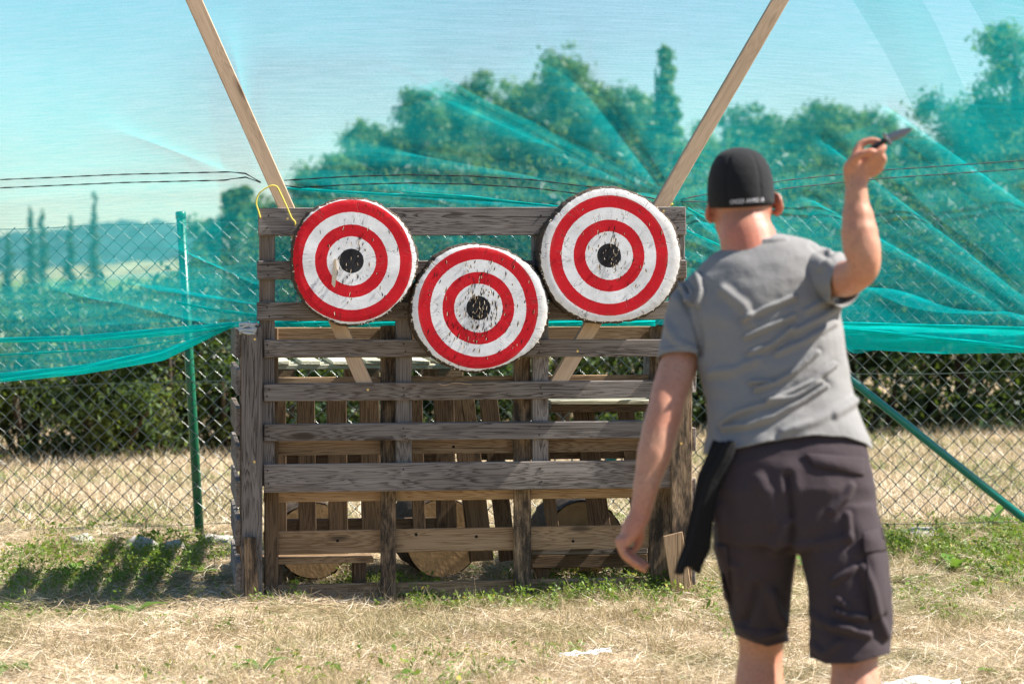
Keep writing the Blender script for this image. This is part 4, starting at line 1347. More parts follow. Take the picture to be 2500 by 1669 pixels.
# ------------------------------------------------------------------ the person throwing
def pd(x, y, Y): return P(x * K, y * K, Y)            # pixels of the 2349 wide view
def loft(secs, n=32, power=2.4):
    """closed skin over rings; a ring is (centre, half axis u, half axis v)"""
    V, F = [], []
    for c, u, v in secs:
        for k in range(n):
            a = 2 * math.pi * k / n
            ca, sa = math.cos(a), math.sin(a)
            e = 2 / power
            V.append(Vector(c) + Vector(u) * math.copysign(abs(ca) ** e, ca) + Vector(v) * math.copysign(abs(sa) ** e, sa))
    for j in range(len(secs) - 1):
        for k in range(n): F.append((j * n + k, j * n + (k + 1) % n, (j + 1) * n + (k + 1) % n, (j + 1) * n + k))
    F.append(tuple(range(n))[::-1])
    F.append(tuple((len(secs) - 1) * n + k for k in range(n)))
    return V, F
def limb(pts, n=18):
    """rounded, tapering limb: rows of (point, radius), eased between them"""
    p = [Vector(a) for a, _ in pts]; r = [b for _, b in pts]
    P_, R_ = [], []
    for i in range(len(p) - 1):
        p0, p1, p2, p3 = p[max(i - 1, 0)], p[i], p[i + 1], p[min(i + 2, len(p) - 1)]
        for k in range(5):
            t = k / 5
            P_.append(0.5 * ((2 * p1) + (p2 - p0) * t + (2 * p0 - 5 * p1 + 4 * p2 - p3) * t * t + (3 * p1 - p0 - 3 * p2 + p3) * t ** 3))
            s = t * t * (3 - 2 * t)
            R_.append(r[i] * (1 - s) + r[i + 1] * s)
    P_.append(p[-1]); R_.append(r[-1])
    d0 = (P_[0] - P_[1]).normalized(); d1 = (P_[-1] - P_[-2]).normalized()
    a, b = R_[0], R_[-1]
    P_ = [P_[0] + d0 * a * .9, P_[0] + d0 * a * .6] + P_ + [P_[-1] + d1 * b * .6, P_[-1] + d1 * b * .9]
    R_ = [a * .4, a * .8] + R_ + [b * .8, b * .4]
    return tube(P_, R_, n)
def ellipsoid(c, rx, ry, rz, rot=None):
    bm = bmesh.new(); bmesh.ops.create_icosphere(bm, subdivisions=3, radius=1)
    V = []
    for v in bm.verts:
        q = Vector((v.co.x * rx, v.co.y * ry, v.co.z * rz))
        if rot is not None: q = rot @ q
        V.append(Vector(c) + q)
    F = [tuple(v.index for v in f.verts) for f in bm.faces]
    bm.free()
    return V, F
def fuse(name, parts, voxel, smooth=6, fac=0.5):
    """overlapping shapes -> one continuous surface"""
    mb = MB()
    for p in parts: mb.add(p)
    me = bpy.data.meshes.new(name)
    me.from_pydata(mb.V, [], mb.F)
    bm = bmesh.new(); bm.from_mesh(me); bmesh.ops.recalc_face_normals(bm, faces=bm.faces); bm.to_mesh(me); bm.free()
    ob = bpy.data.objects.new(name, me); COL.objects.link(ob)
    md = ob.modifiers.new('r', 'REMESH'); md.mode = 'VOXEL'; md.voxel_size = voxel
    sm = ob.modifiers.new('s', 'SMOOTH'); sm.factor = fac; sm.iterations = smooth
    dg = bpy.context.evaluated_depsgraph_get()
    out = bpy.data.meshes.new_from_object(ob.evaluated_get(dg))
    bpy.data.objects.remove(ob); bpy.data.meshes.remove(me)
    out.name = name
    return out
def verts(me):
    a = np.empty(len(me.vertices) * 3, np.float32); me.vertices.foreach_get('co', a); return a.reshape(-1, 3).astype(np.float64)
def norms(me):
    a = np.empty(len(me.vertices) * 3, np.float32); me.vertex_normals.foreach_get('vector', a); return a.reshape(-1, 3).astype(np.float64)
def put(me, V): me.vertices.foreach_set('co', V.astype(np.float32).ravel()); me.update()
def to_px(V): return (CX + V[:, 0] / V[:, 1] * FPX) / K, (HY - (V[:, 2] - CAMH) / V[:, 1] * FPX) / K
def ridge_field(x, y, ridges):
    h = np.zeros(len(x))
    for pts, amp, w in ridges:
        d = np.full(len(x), 1e9)
        for (ax, ay), (bx, by) in zip(pts[:-1], pts[1:]):
            L2 = (bx - ax) ** 2 + (by - ay) ** 2
            t = np.clip(((x - ax) * (bx - ax) + (y - ay) * (by - ay)) / L2, 0, 1)
            d = np.minimum(d, np.hypot(x - ax - t * (bx - ax), y - ay - t * (by - ay)))
        h += amp * (1.25 * np.exp(-(d / w) ** 2) - 0.5 * np.exp(-(d / (2.2 * w)) ** 2))
    return h
def cut_below(me, f, keep_above=True):
    """trim a cloth along a curved hem: f gives the hem height over each vertex"""
    V = verts(me)
    h = f(V)
    W_ = V.copy(); W_[:, 2] -= h
    put(me, W_)
    bm = bmesh.new(); bm.from_mesh(me)
    lay = bm.verts.layers.float.new('h')
    bm.verts.ensure_lookup_table()
    for v, hh in zip(bm.verts, h): v[lay] = hh
    bmesh.ops.bisect_plane(bm, geom=bm.verts[:] + bm.edges[:] + bm.faces[:], plane_co=(0, 0, 0), plane_no=(0, 0, 1), clear_inner=keep_above, clear_outer=not keep_above)
    for v in bm.verts: v.co.z += v[lay]
    bm.to_mesh(me); bm.free()
def cut_plane(me, co, no, inside):
    """drop what lies beyond the plane, within reach of co only"""
    bm = bmesh.new(); bm.from_mesh(me)
    co, no = Vector(co), Vector(no).normalized()
    sel = [f for f in bm.faces if (f.calc_center_median() - co).length < inside]
    es = {e for f in sel for e in f.edges}; vs = {v for f in sel for v in f.verts}
    bmesh.ops.bisect_plane(bm, geom=list(vs) + list(es) + sel, plane_co=co, plane_no=no)
    dead = [f for f in bm.faces if (f.calc_center_median() - co).length < inside * 1.05 and (f.calc_center_median() - co).dot(no) > 0]
    bmesh.ops.delete(bm, geom=dead, context='FACES')
    bm.to_mesh(me); bm.free()

def cloth_mat(name, col, namp=0.12, weave=900, sheen=0.3):
    t = NT(name)
    tc = t.n('TexCoord').outputs['Object']
    n1 = t.noise(tc, 7, 4, 0.6); n2 = t.noise(tc, weave, 2, 0.5); n3 = t.noise(tc, 26, 5, 0.6, 0.6)
    f = t.math('ADD', t.math('MULTIPLY', n1, .5), t.math('MULTIPLY', n2, .5))
    c = t.mix(f, tuple(a * (1 - namp) for a in col), tuple(a * (1 + namp) for a in col))
    b = t.bump(n2, 0.25, 0.0006, t.bump(n3, 0.45, 0.006))
    return t.set(Base_Color=c, Roughness=0.9, Specular_IOR_Level=0.15, Sheen_Weight=sheen, Sheen_Roughness=0.6, Normal=b)
M['shirt'] = cloth_mat('grey cotton', (0.212, 0.206, 0.200), sheen=0.06)
M['shorts'] = cloth_mat('dark plum cotton', (0.046, 0.034, 0.038), sheen=0.03)
M['cap'] = cloth_mat('black cap cloth', (0.012, 0.0125, 0.014), sheen=0.05)
M['black_cloth'] = cloth_mat('black cloth', (0.008, 0.008, 0.009), sheen=0.02)
M['shoe'] = plain('dark shoe', (0.03, 0.03, 0.032), 0.6, nscale=20)
M['sole'] = plain('rubber sole', (0.3, 0.29, 0.27), 0.8)
M['steel'] = plain('dark steel', (0.16, 0.165, 0.18), 0.35, 0.5, metal=0.8)
M['handle'] = plain('black grip', (0.012, 0.012, 0.014), 0.5)
M['eye'] = plain('eye', (0.7, 0.68, 0.65), 0.2, 0.5)
M['print'] = plain('white print', (0.75, 0.75, 0.78), 0.6)
def skin_mat():
    t = NT('skin')
    tc = t.n('TexCoord').outputs['Object']
    a = t.n('Attribute', attribute_name='Col').outputs['Color']
    n1 = t.noise(tc, 9, 5, 0.6); n2 = t.noise(tc, 120, 4, 0.6)
    c = t.mix(t.ramp(n1, [(0.35, (0, 0, 0)), (0.65, (0.9, 0.9, 0.9))]), a, t.mix(0.55, a, (0.50, 0.17, 0.10)))
    c = t.mix(t.ramp(n2, [(0.45, (0, 0, 0)), (0.75, (0.6, 0.6, 0.6))]), c, (0.24, 0.12, 0.075))
    return t.set(Base_Color=c, Roughness=0.5, Specular_IOR_Level=0.35, Subsurface_Weight=0.12, Subsurface_Radius=(1.0, 0.35, 0.2), Subsurface_Scale=0.012,
                 Normal=t.bump(n2, 0.25, 0.0012))
M['skin'] = skin_mat()

def ring(L, R_, Y, hd, twist=None):
    """cross-section of the trunk; the throwing shoulder is drawn back towards the camera"""
    ym = (L[1] + R_[1]) / 2
    tw = R(np.interp(ym, [560, 640, 800, 1000, 1200], [9, 11, 10, 7, 5])) if twist is None else twist
    hwid = (R_[0] - L[0]) / 2 * K * Y / FPX
    dY = math.tan(tw) * hwid
    a, b = pd(L[0], L[1], Y + dY), pd(R_[0], R_[1], Y - dY)
    c = (a + b) / 2
    u = (b - a) / 2
    return (c, u, Vector((math.sin(tw) * hd, math.cos(tw) * hd, hd * 0.05)))

def build_person():
    root = empty('person', (pd(1840, 1800, 6.36).x, 6.36, gz(pd(1840, 1800, 6.36).x, 6.36)))
    tag(root, 'person seen from behind in black cap, grey shirt and dark cargo shorts, arm raised', 'person')
    base = Vector(root.location)
    def place(me, name, mat, parent=root, smooth=True):
        me.transform(Matrix.Translation(-base))
        me.materials.clear()
        return link(name, me, mat, parent, smooth)
    torso = [((1674, 566), (1782, 536), 6.69, .060), ((1652, 574), (1812, 540), 6.69, .076), ((1618, 600), (1858, 550), 6.685, .096), ((1578, 640), (1898, 574), 6.67, .114), ((1558, 682), (1922, 618), 6.65, .126),
             ((1572, 740), (1927, 672), 6.625, .132), ((1592, 800), (1930, 725), 6.60, .136), ((1608, 860), (1940, 810), 6.565, .136), ((1620, 920), (1953, 890), 6.525, .132),
             ((1626, 975), (1972, 950), 6.485, .134), ((1617, 1025), (1993, 1005), 6.46, .143), ((1606, 1080), (2010, 1065), 6.445, .150)]
    # ---- body
    def slim(s, k=.74):
        (L, R_, Y, hd) = s
        cx, cy = (L[0] + R_[0]) / 2, (L[1] + R_[1]) / 2
        return ring((cx + (L[0] - cx) * k, cy + (L[1] - cy) * k + 4), (cx + (R_[0] - cx) * k, cy + (R_[1] - cy) * k + 4), Y, hd * k)
    parts = [loft([slim(s) for s in torso] + [ring((1665, 1200), (1990, 1200), 6.43, .11)])]
    hx = 1701
    head = [(358, .030, .034, 0), (364, .046, .052, 0), (382, .066, .078, 0), (412, .079, .094, 0), (450, .084, .101, .002), (490, .082, .100, .006), (525, .073, .088, .016), (552, .063, .070, .034), (575, .046, .048, .055), (584, .028, .03, .06)]
    HYc = 6.75
    parts.append(loft([(pd(hx + (y - 450) * 0.02, y, HYc + dy), Vector((hw, 0, 0)), Vector((0, hd, -hd * .12))) for y, hw, hd, dy in head], 32, 2.15))
    parts.append(limb([(pd(1704, 490, 6.73), .070), (pd(1709, 522, 6.715), .0735), (pd(1718, 556, 6.695), .080), (pd(1736, 625, 6.665), .085)], 24))
    parts.append(loft([ring((1660, 640), (1820, 605), 6.68, .05), ring((1668, 600), (1800, 575), 6.685, .052), ring((1674, 565), (1780, 548), 6.69, .05)], 24))
    # ears, nose, brow, lips
    for sx, ex, ey in ((1, 1785, 466), (-1, 1628, 482)):
        rot = Matrix.Rotation(R(-14 * sx), 3, 'Y') @ Matrix.Rotation(R(28 * sx), 3, 'Z')
        parts.append(ellipsoid(pd(ex, ey, HYc - .004), .0085, .021, .033, rot))
        parts.append(ellipsoid(pd(ex - 3 * sx, ey + 22, HYc + .002), .008, .012, .012, rot))
    parts.append(limb([(pd(hx, 455, HYc + .100), .011), (pd(hx, 480, HYc + .115), .012), (pd(hx, 492, HYc + .120), .015)]))
    for s in (-1, 1):
        parts.append(ellipsoid(pd(hx + s * 30, 448, HYc + .088), .022, .014, .007))
        parts.append(ellipsoid(pd(hx + s * 34, 490, HYc + .074), .024, .018, .020))
    parts.append(ellipsoid(pd(hx, 516, HYc + .093), .024, .012, .006)); parts.append(ellipsoid(pd(hx, 526, HYc + .092), .021, .012, .006))
    # raised arm
    parts.append(limb([(pd(1868, 630, 6.60), .046), (pd(1930, 640, 6.49), .048), (pd(1970, 626, 6.37), .0435), (pd(1981, 600, 6.345), .0455), (pd(1977, 570, 6.345), .0500), (pd(1971, 535, 6.35), .0490), (pd(1968, 500, 6.355), .0415),
                       (pd(1965, 460, 6.36), .0320), (pd(1966, 425, 6.36), .0290)], 22))
    parts.append(ellipsoid(pd(1992, 630, 6.345), .021, .022, .020))
    p25 = lambda x, y, Y: P(x, y, Y)
    parts.append(loft([(p25(2092, 452, 6.360), Vector((.030, 0, .004)), Vector((0, .021, 0))), (p25(2094, 425, 6.360), Vector((.037, 0, .006)), Vector((0, .021, 0))), (p25(2103, 404, 6.360), Vector((.046, 0, .010)), Vector((0, .022, .002))),
                       (p25(2112, 388, 6.362), Vector((.046, 0, .012)), Vector((0, .019, .003))), (p25(2116, 376, 6.365), Vector((.034, 0, .010)), Vector((0, .013, .003)))], 24, 2.3))
    def finger(pts, r): return limb([(p25(x, y, Y), rr) for (x, y, Y), rr in zip(pts, r)], 12)
    parts.append(finger([(2086, 400, 6.367), (2090, 374, 6.380), (2103, 353, 6.388), (2126, 344, 6.386), (2148, 348, 6.378)], [.0125, .0112, .0105, .0100, .0085]))
    parts.append(finger([(2074, 412, 6.355), (2084, 390, 6.338), (2104, 376, 6.328), (2127, 369, 6.326)], [.018, .0135, .0118, .0098]))
    parts.append(finger([(2112, 402, 6.352), (2130, 386, 6.337), (2146, 371, 6.332), (2158, 360, 6.336)], [.0125, .0108, .0100, .0085]))
    parts.append(finger([(2128, 410, 6.362), (2149, 398, 6.350), (2156, 387, 6.340), (2147, 380, 6.336)], [.0125, .0108, .0098, .0085]))
    parts.append(finger([(2124, 427, 6.366), (2143, 416, 6.356), (2151, 405, 6.348), (2143, 398, 6.344)], [.0115, .0098, .0090, .0078]))
    # hanging arm and hand
    parts.append(limb([(pd(1600, 700, 6.690), .046), (pd(1573, 770, 6.645), .050), (pd(1552, 850, 6.590), .0525), (pd(1530, 925, 6.525), .0485), (pd(1517, 975, 6.505), .0505), (pd(1503, 1035, 6.480), .0475),
                       (pd(1487, 1100, 6.460), .0370), (pd(1476, 1150, 6.445), .0300), (pd(1470, 1175, 6.440), .0285)], 22))
    parts.append(loft([(pd(1472, 1165, 6.440), Vector((.027, .006, 0)), Vector((-.005, .024, 0))), (pd(1460, 1195, 6.437), Vector((.034, .010, .004)), Vector((-.008, .034, 0))),
                       (pd(1447, 1225, 6.435), Vector((.030, .012, .008)), Vector((-.010, .040, 0))), (pd(1434, 1250, 6.435), Vector((.017, .008, .008)), Vector((-.006, .038, 0)))], 24, 2.3))
    for pts, r in (([(1518, 1316, 6.401), (1521, 1346, 6.397), (1540, 1366, 6.397), (1558, 1378, 6.399)], [.0105, .0095, .0088, .0075]),
                   ([(1512, 1318, 6.421), (1522, 1352, 6.417), (1549, 1375, 6.417), (1571, 1388, 6.419)], [.0115, .0104, .0096, .0082]),
                   ([(1510, 1318, 6.443), (1525, 1354, 6.439), (1553, 1377, 6.439), (1576, 1392, 6.439)], [.0118, .0106, .0098, .0084]),
                   ([(1514, 1314, 6.465), (1533, 1350, 6.462), (1559, 1369, 6.461), (1580, 1380, 6.460)], [.0115, .0104, .0096, .0082]),
                   ([(1556, 1268, 6.457), (1563, 1298, 6.465), (1560, 1322, 6.469), (1550, 1340, 6.469)], [.0165, .0128, .0112, .0092])):
        parts.append(finger(pts, r))
    # legs
    zl = gz(pd(1742, 1800, 6.45).x, 6.45)
    legL = [(pd(1750, 1090, 6.45), .105), (pd(1752, 1250, 6.47), .088), (pd(1750, 1400, 6.50), .072), (pd(1745, 1500, 6.52), .0585), (pd(1742, 1590, 6.50), .0655), (pd(1742, 1680, 6.475), .056), (pd(1742, 1770, 6.455), .040)]
    a = pd(1742, 1800, 6.45); a.z = zl + .10
    legL += [(a, .036), (a + Vector((0, .005, -.06)), .038)]
    legR = [(pd(1890, 1090, 6.42), .105), (pd(1920, 1250, 6.37), .090), (pd(1950, 1400, 6.33), .075), (pd(1961, 1520, 6.30), .0615), (pd(1962, 1600, 6.27), .0670), (pd(1964, 1700, 6.235), .056), (pd(1966, 1790, 6.21), .040)]
    b = pd(1966, 1830, 6.19); b.z = gz(b.x, 6.19) + .10
    legR += [(b, .036), (b + Vector((0, .005, -.06)), .038)]
    parts += [limb(legL, 24), limb(legR, 24)]
    for an_, dx in ((a, -.02), (b, .03)):
        parts.append(limb([(an_ + Vector((0, -.02, -.062)), .036), (an_ + Vector((dx * .5, .08, -.066)), .032), (an_ + Vector((dx, .165, -.072)), .026)]))
    me = fuse('body', parts, 0.0042, 5)
    V = verts(me); N_ = norms(me)
    rel = np.array([mnoise.noise(Vector((v[0] * 22, v[1] * 22, v[2] * 9))) * .0032 + mnoise.noise(Vector((v[0] * 60, v[1] * 60, v[2] * 26))) * .0009 for v in V])
    far = np.where((to_px(V)[1] > 600) | (to_px(V)[0] > 1880), 1.0, 0.25)
    put(me, V + N_ * (rel * far)[:, None])
    V = verts(me); x, y = to_px(V)
    col = np.tile(np.array([0.47, 0.250, 0.162]), (len(V), 1))
    red = np.exp(-((y - 545) / 50) ** 2) * np.exp(-((x - 1715) / 110) ** 2)                       # sunburnt nape
    ear = ((np.hypot(x - 1787, y - 470) < 28) | (np.hypot(x - 1620, y - 482) < 28)).astype(float)
    hand = np.exp(-(np.hypot(x - 1455, y - 1240) / 75) ** 2) * .7 + np.exp(-(np.hypot(x - 1535, y - 950) / 40) ** 2) * .6 + np.exp(-(np.hypot(x - 2000, y - 355) / 60) ** 2) * .3
    w = np.clip(red * .8 + ear * .8 + hand * .5, 0, 1)[:, None]
    col = col * (1 - w) + np.array([0.44, 0.135, 0.090]) * w
    stub = (np.exp(-((y - 490) / 26) ** 2) * (V[:, 1] < HYc + .02) * (np.abs(x - 1703) < 72))[:, None] * .6   # close-cropped hair below the cap
    col = col * (1 - stub) + np.array([0.17, 0.105, 0.075]) * stub
    at = me.color_attributes.new('Col', 'FLOAT_COLOR', 'POINT')
    at.data.foreach_set('color', np.concatenate([col, np.ones((len(col), 1))], 1).astype(np.float32).ravel())
    body = place(me, 'body', M['skin'])
    for s in (-1, 1):
        v, f = ellipsoid(pd(hx + s * 31, 462, HYc + .083), .0125, .0125, .0125)
        pymesh('eye', [q - base for q in v], f, M['eye'], body, True)
    # ---- shirt
    sleeveL = limb([(pd(1628, 672, 6.69), .060), (pd(1592, 705, 6.69), .070), (pd(1574, 770, 6.645), .0660), (pd(1561, 830, 6.60), .0635), (pd(1551, 890, 6.565), .0620)], 24)
    sleeveR = limb([(pd(1850, 625, 6.62), .060), (pd(1893, 634, 6.585), .072), (pd(1928, 648, 6.51), .0650), (pd(1958, 655, 6.43), .059)], 24)
    shirt = fuse('shirt', [loft([ring(*q) for q in torso] + [ring((1598, 1130), (2018, 1120), 6.43, .152)], 40, 2.12)], 0.0042, 9)
    cut_below(shirt, lambda V: CAMH - (np.interp(to_px(V)[0], [1590, 1640, 1720, 1800, 1870, 1940, 1985, 2020], [1046, 1038, 1021, 1004, 996, 1001, 1018, 1048]) * K - HY) * V[:, 1] / FPX)
    dL = pd(1551, 890, 6.565) - pd(1573, 770, 6.645)
    bmj = bmesh.new(); bmj.from_mesh(shirt)
    for sl_, co, no in ((sleeveL, pd(1558, 828, 6.60), dL.normalized() + Vector((.10, 0, -.12))), (sleeveR, pd(1938, 660, 6.49), Vector((0.70, -.62, -.22)))):
        sm_ = fuse('sleeve', [sl_], 0.0050, 5)
        cut_plane(sm_, co, no, 1.0)
        bmj.from_mesh(sm_)
        bpy.data.meshes.remove(sm_)
    bmj.to_mesh(shirt); bmj.free()
    c7 = lambda *p: [((1480 + a_ / 1.96) / K, (300 + b_ / 1.96) / K) for a_, b_ in p]
    RID = [(c7((660, 945), (760, 895), (900, 835)), .0085, 9), (c7((670, 1025), (790, 975), (900, 925)), .009, 8), (c7((690, 1100), (800, 1060), (890, 985)), .009, 9), (c7((690, 1240), (790, 1236)), .009, 6),
           (c7((720, 1276), (820, 1240), (900, 1195), (1010, 1100)), .011, 7), (c7((780, 1335), (880, 1290), (1000, 1235), (1090, 1160)), .011, 8), (c7((550, 1440), (620, 1395), (760, 1350), (900, 1310), (1030, 1240)), .012, 8),
           (c7((560, 1462), (680, 1450), (800, 1412), (940, 1330), (1050, 1260)), .012, 8), (c7((1020, 700), (1100, 640), (1150, 620)), .006, 10), (c7((960, 900), (1080, 840), (1120, 800)), .006, 12), (c7((900, 1000), (1040, 930), (1110, 880)), .007, 12),
           (c7((355, 770), (400, 860)), .012, 7), (c7((440, 730), (455, 800), (440, 880)), .010, 7), (c7((380, 760), (405, 800), (400, 850)), .007, 6), (c7((340, 800), (420, 930), (455, 1040)), -.009, 12),
           (c7((430, 880), (455, 1000), (450, 1110)), -.012, 10), (c7((560, 800), (660, 880), (700, 960)), .007, 18), (c7((820, 1100), (960, 1040), (1090, 960)), .007, 11), (c7((500, 1200), (620, 1180), (720, 1130)), .006, 16),
           (c7((850, 1480), (1000, 1430), (1180, 1330)), .006, 14), (c7((1100, 1400), (1180, 1350), (1210, 1290)), .006, 12), (c7((980, 590), (1020, 620), (1080, 660)), -.006, 9), (c7((1040, 590), (1070, 620)), .007, 7),
           (c7((540, 590), (700, 565), (860, 560)), .0035, 6), (c7((280, 950), (330, 1040), (420, 1090)), .005, 14), (c7((255, 1085), (350, 1075), (445, 1060)), .0022, 4)]
    V = verts(shirt); N_ = norms(shirt); x, y = to_px(V)
    face = np.clip(-N_[:, 1] * 2.2 + .3, 0, 1)
    h = ridge_field(x, y, [(p_, a_ * (1.65 if a_ > 0 else .7), w_ * .72) for p_, a_, w_ in RID]) * face
    wob = np.array([mnoise.noise(Vector(v) * 9.0) * .004 + mnoise.noise(Vector((v[0] * 14 + v[2] * 10, v[1] * 8, v[2] * 26))) * .0035 for v in V])
    put(shirt, V + N_ * (h + wob)[:, None])
    so = place(shirt, 'shirt', M['shirt'])
    md = so.modifiers.new('thick', 'SOLIDIFY'); md.thickness = 0.004; md.offset = 0
    # ---- shorts
    def sec(y, c, hw, Y, hd): return (pd(c, y, Y), Vector((hw, 0, 0)), Vector((0, hd, 0)))
    hipsec = [ring((1648, 955), (1962, 940), 6.495, .104), ring((1640, 1000), (1974, 985), 6.474, .120), ring((1634, 1050), (1992, 1040), 6.452, .135), ring((1634, 1110), (2006, 1105), 6.43, .142), ring((1636, 1180), (2016, 1180), 6.425, .142), ring((1650, 1235), (2012, 1240), 6.42, .125)]
    Ll = [sec(1150, 1733, .105, 6.455, .115), sec(1260, 1734, .108, 6.465, .118), sec(1340, 1738, .090, 6.485, .11), sec(1400, 1744, .078, 6.50, .102), sec(1450, 1748, .071, 6.515, .096), sec(1500, 1750, .068, 6.52, .092), sec(1540, 1750, .066, 6.52, .09)]
    Rl = [sec(1150, 1915, .108, 6.405, .118), sec(1260, 1933, .113, 6.38, .122), sec(1340, 1948, .106, 6.36, .118), sec(1420, 1954, .104, 6.335, .114), sec(1500, 1950, .102, 6.32, .112), sec(1580, 1948, .101, 6.31, .11)]
    sh = fuse('shorts', [loft(hipsec, 36, 2.4), loft(Ll, 32, 2.3), loft(Rl, 32, 2.3), limb([(pd(1820, 1120, 6.36), .05), (pd(1820, 1225, 6.39), .05)])], 0.0055, 7)
    def hem(V):
        x, _ = to_px(V)
        yl = np.interp(x, [1670, 1700, 1760, 1812], [1444, 1462, 1482, 1470]); yr = np.interp(x, [1845, 1895, 1960, 2045], [1500, 1522, 1520, 1496])
        return CAMH - (np.where(x < 1832, yl, yr) * K - HY) * V[:, 1] / FPX
    cut_below(sh, hem)
    c8 = lambda *p: [((1480 + a_ / 2.344) / K, (1000 + b_ / 2.344) / K) for a_, b_ in p]
    RS = [(c8((1300, 980), (1400, 920), (1420, 900)), .009, 9), (c8((1320, 1080), (1380, 1130)), .008, 8), (c8((1310, 1150), (1380, 1180), (1480, 1190)), .011, 9), (c8((1300, 1240), (1400, 1260), (1500, 1290)), .010, 9),
          (c8((1160, 1150), (1250, 1220), (1400, 1250)), .007, 12), (c8((1470, 900), (1520, 1020), (1560, 1180), (1600, 1290)), .010, 12), (c8((950, 1050), (970, 1150), (1010, 1220)), .012, 14), (c8((800, 1200), (840, 1120), (860, 1020)), -.009, 14),
          (c8((760, 1230), (860, 1300), (1000, 1260)), .010, 12), (c8((1060, 780), (1060, 560), (1040, 380)), -.012, 12), (c8((1080, 780), (1250, 760), (1380, 730)), .005, 14), (c8((640, 560), (660, 760), (640, 900)), .008, 16),
          (c8((1290, 580), (1370, 500), (1400, 440)), .008, 10), (c8((700, 880), (760, 900), (760, 1000)), .007, 12), (c8((960, 800), (1000, 700), (1050, 640)), .008, 14), (c8((1380, 600), (1395, 740)), .010, 8), (c8((690, 1100), (740, 1190)), .01, 12),
          (c8((880, 400), (940, 520), (960, 640)), .006, 20), (c8((1170, 1330), (1250, 1400), (1330, 1330)), .006, 10)]
    V = verts(sh); N_ = norms(sh); x, y = to_px(V)
    h = 1.7 * ridge_field(x, y, [(p_, a_, w_ * .85) for p_, a_, w_ in RS]) * np.clip(-N_[:, 1] * 2 + .35, 0, 1)
    wob = np.array([mnoise.noise(Vector((v[0] * 12, v[1] * 9, v[2] * 7))) * .006 + mnoise.noise(Vector((v[0] * 18, v[1] * 15, v[2] * 30))) * .003 for v in V])
    put(sh, V + N_ * (h + wob)[:, None])
    bm = bmesh.new(); bm.from_mesh(sh); bvh = BVHTree.FromBMesh(bm); bm.free()
    sho = place(sh, 'shorts', M['shorts'])
    md = sho.modifiers.new('thick', 'SOLIDIFY'); md.thickness = 0.005; md.offset = 0
    def patch(name, poly, off=.006, th=.006, parent=sho, nu=14, nv=10, bulge=.0, mat=M['shorts'], tree_=bvh):
        """cloth piece sewn on: quad in pixels laid on the surface below"""
        (x0, y0), (x1, y1), (x2, y2), (x3, y3) = poly
        V, F = [], []
        last = None
        for j in range(nv + 1):
            for i in range(nu + 1):
                u, v = i / nu, j / nv
                xx = (x0 * (1 - u) + x1 * u) * (1 - v) + (x3 * (1 - u) + x2 * u) * v
                yy = (y0 * (1 - u) + y1 * u) * (1 - v) + (y3 * (1 - u) + y2 * u) * v
                d = (pd(xx, yy, 1.0) - CAMP).normalized()
                loc, nr, _, _ = tree_.ray_cast(CAMP, d)
                if loc is None: loc, nr = (CAMP + d * last), Vector((0, -1, 0))
                last = (loc - CAMP).length
                e = math.sin(math.pi * u) * math.sin(math.pi * v)
                V.append(loc - d * (off + bulge * e) - base)
        for j in range(nv):
            for i in range(nu):
                a_ = j * (nu + 1) + i
                F.append((a_, a_ + nu + 1, a_ + nu + 2, a_ + 1))
        o = pymesh(name, V, F, mat, parent, True)
        m_ = o.modifiers.new('thick', 'SOLIDIFY'); m_.thickness = th; m_.offset = 0
        return o
    patch('pocket_flap', [(1843, 1040), (1984, 1050), (1982, 1090), (1868, 1068)], .007, .005, bulge=.008)
    patch('cargo_pocket', [(1985, 1262), (2030, 1254), (2036, 1405), (2000, 1425)], .009, .006, bulge=.018)
    patch('pocket_flap', [(1978, 1222), (2026, 1208), (2033, 1262), (1982, 1268)], .016, .006, bulge=.010)
    patch('cargo_pocket', [(1644, 1245), (1668, 1250), (1678, 1395), (1662, 1370)], .008, .006, bulge=.012)
    patch('hem_band', [(1690, 1436), (1806, 1452), (1804, 1468), (1690, 1452)], .004, .003)
    # ---- cap
    secs = [(341, .010, 0), (343.5, .028, 0), (350, .048, 0), (362, .0645, 0), (382, .0785, 0), (408, .0870, 0), (436, .0905, 0), (458, .0905, 0), (472, .0890, 0)]
    V, F = [], []
    n = 96
    for y_, hw, _ in secs:
        for k in range(n):
            a_ = 2 * math.pi * k / n
            seam = -0.0030 * math.exp(-((((a_ / (2 * math.pi) * 6 + .5) % 1) - .5) / .04) ** 2)
            r = hw + seam * min(1, hw / .05)
            dip = (y_ - 345) / 127.0
            yy = y_ + dip * (6 * -math.sin(a_) - 7 * math.cos(a_) * .6)
            c = pd(hx - 2 + (y_ - 450) * 0.03, yy, HYc)
            V.append(c + Vector((r * math.cos(a_), r * 1.17 * math.sin(a_), 0)) - base)
    for j in range(len(secs) - 1):
        for k in range(n): F.append((j * n + k, (j + 1) * n + k, (j + 1) * n + (k + 1) % n, j * n + (k + 1) % n))
    F.append(tuple(range(n)))
    cap = pymesh('cap', V, F, M['cap'], root, True)
    bmc = bmesh.new(); bmc.from_mesh(cap.data); bmc.transform(Matrix.Translation(base)); bvc = BVHTree.FromBMesh(bmc); bmc.free()
    md = cap.modifiers.new('thick', 'SOLIDIFY'); md.thickness = 0.003; md.offset = 1
    v, f = ellipsoid(pd(hx - 5, 341, HYc), .008, .008, .004)
    pymesh('cap_button', [q - base for q in v], f, M['cap'], cap, True)
    V, F = [], []
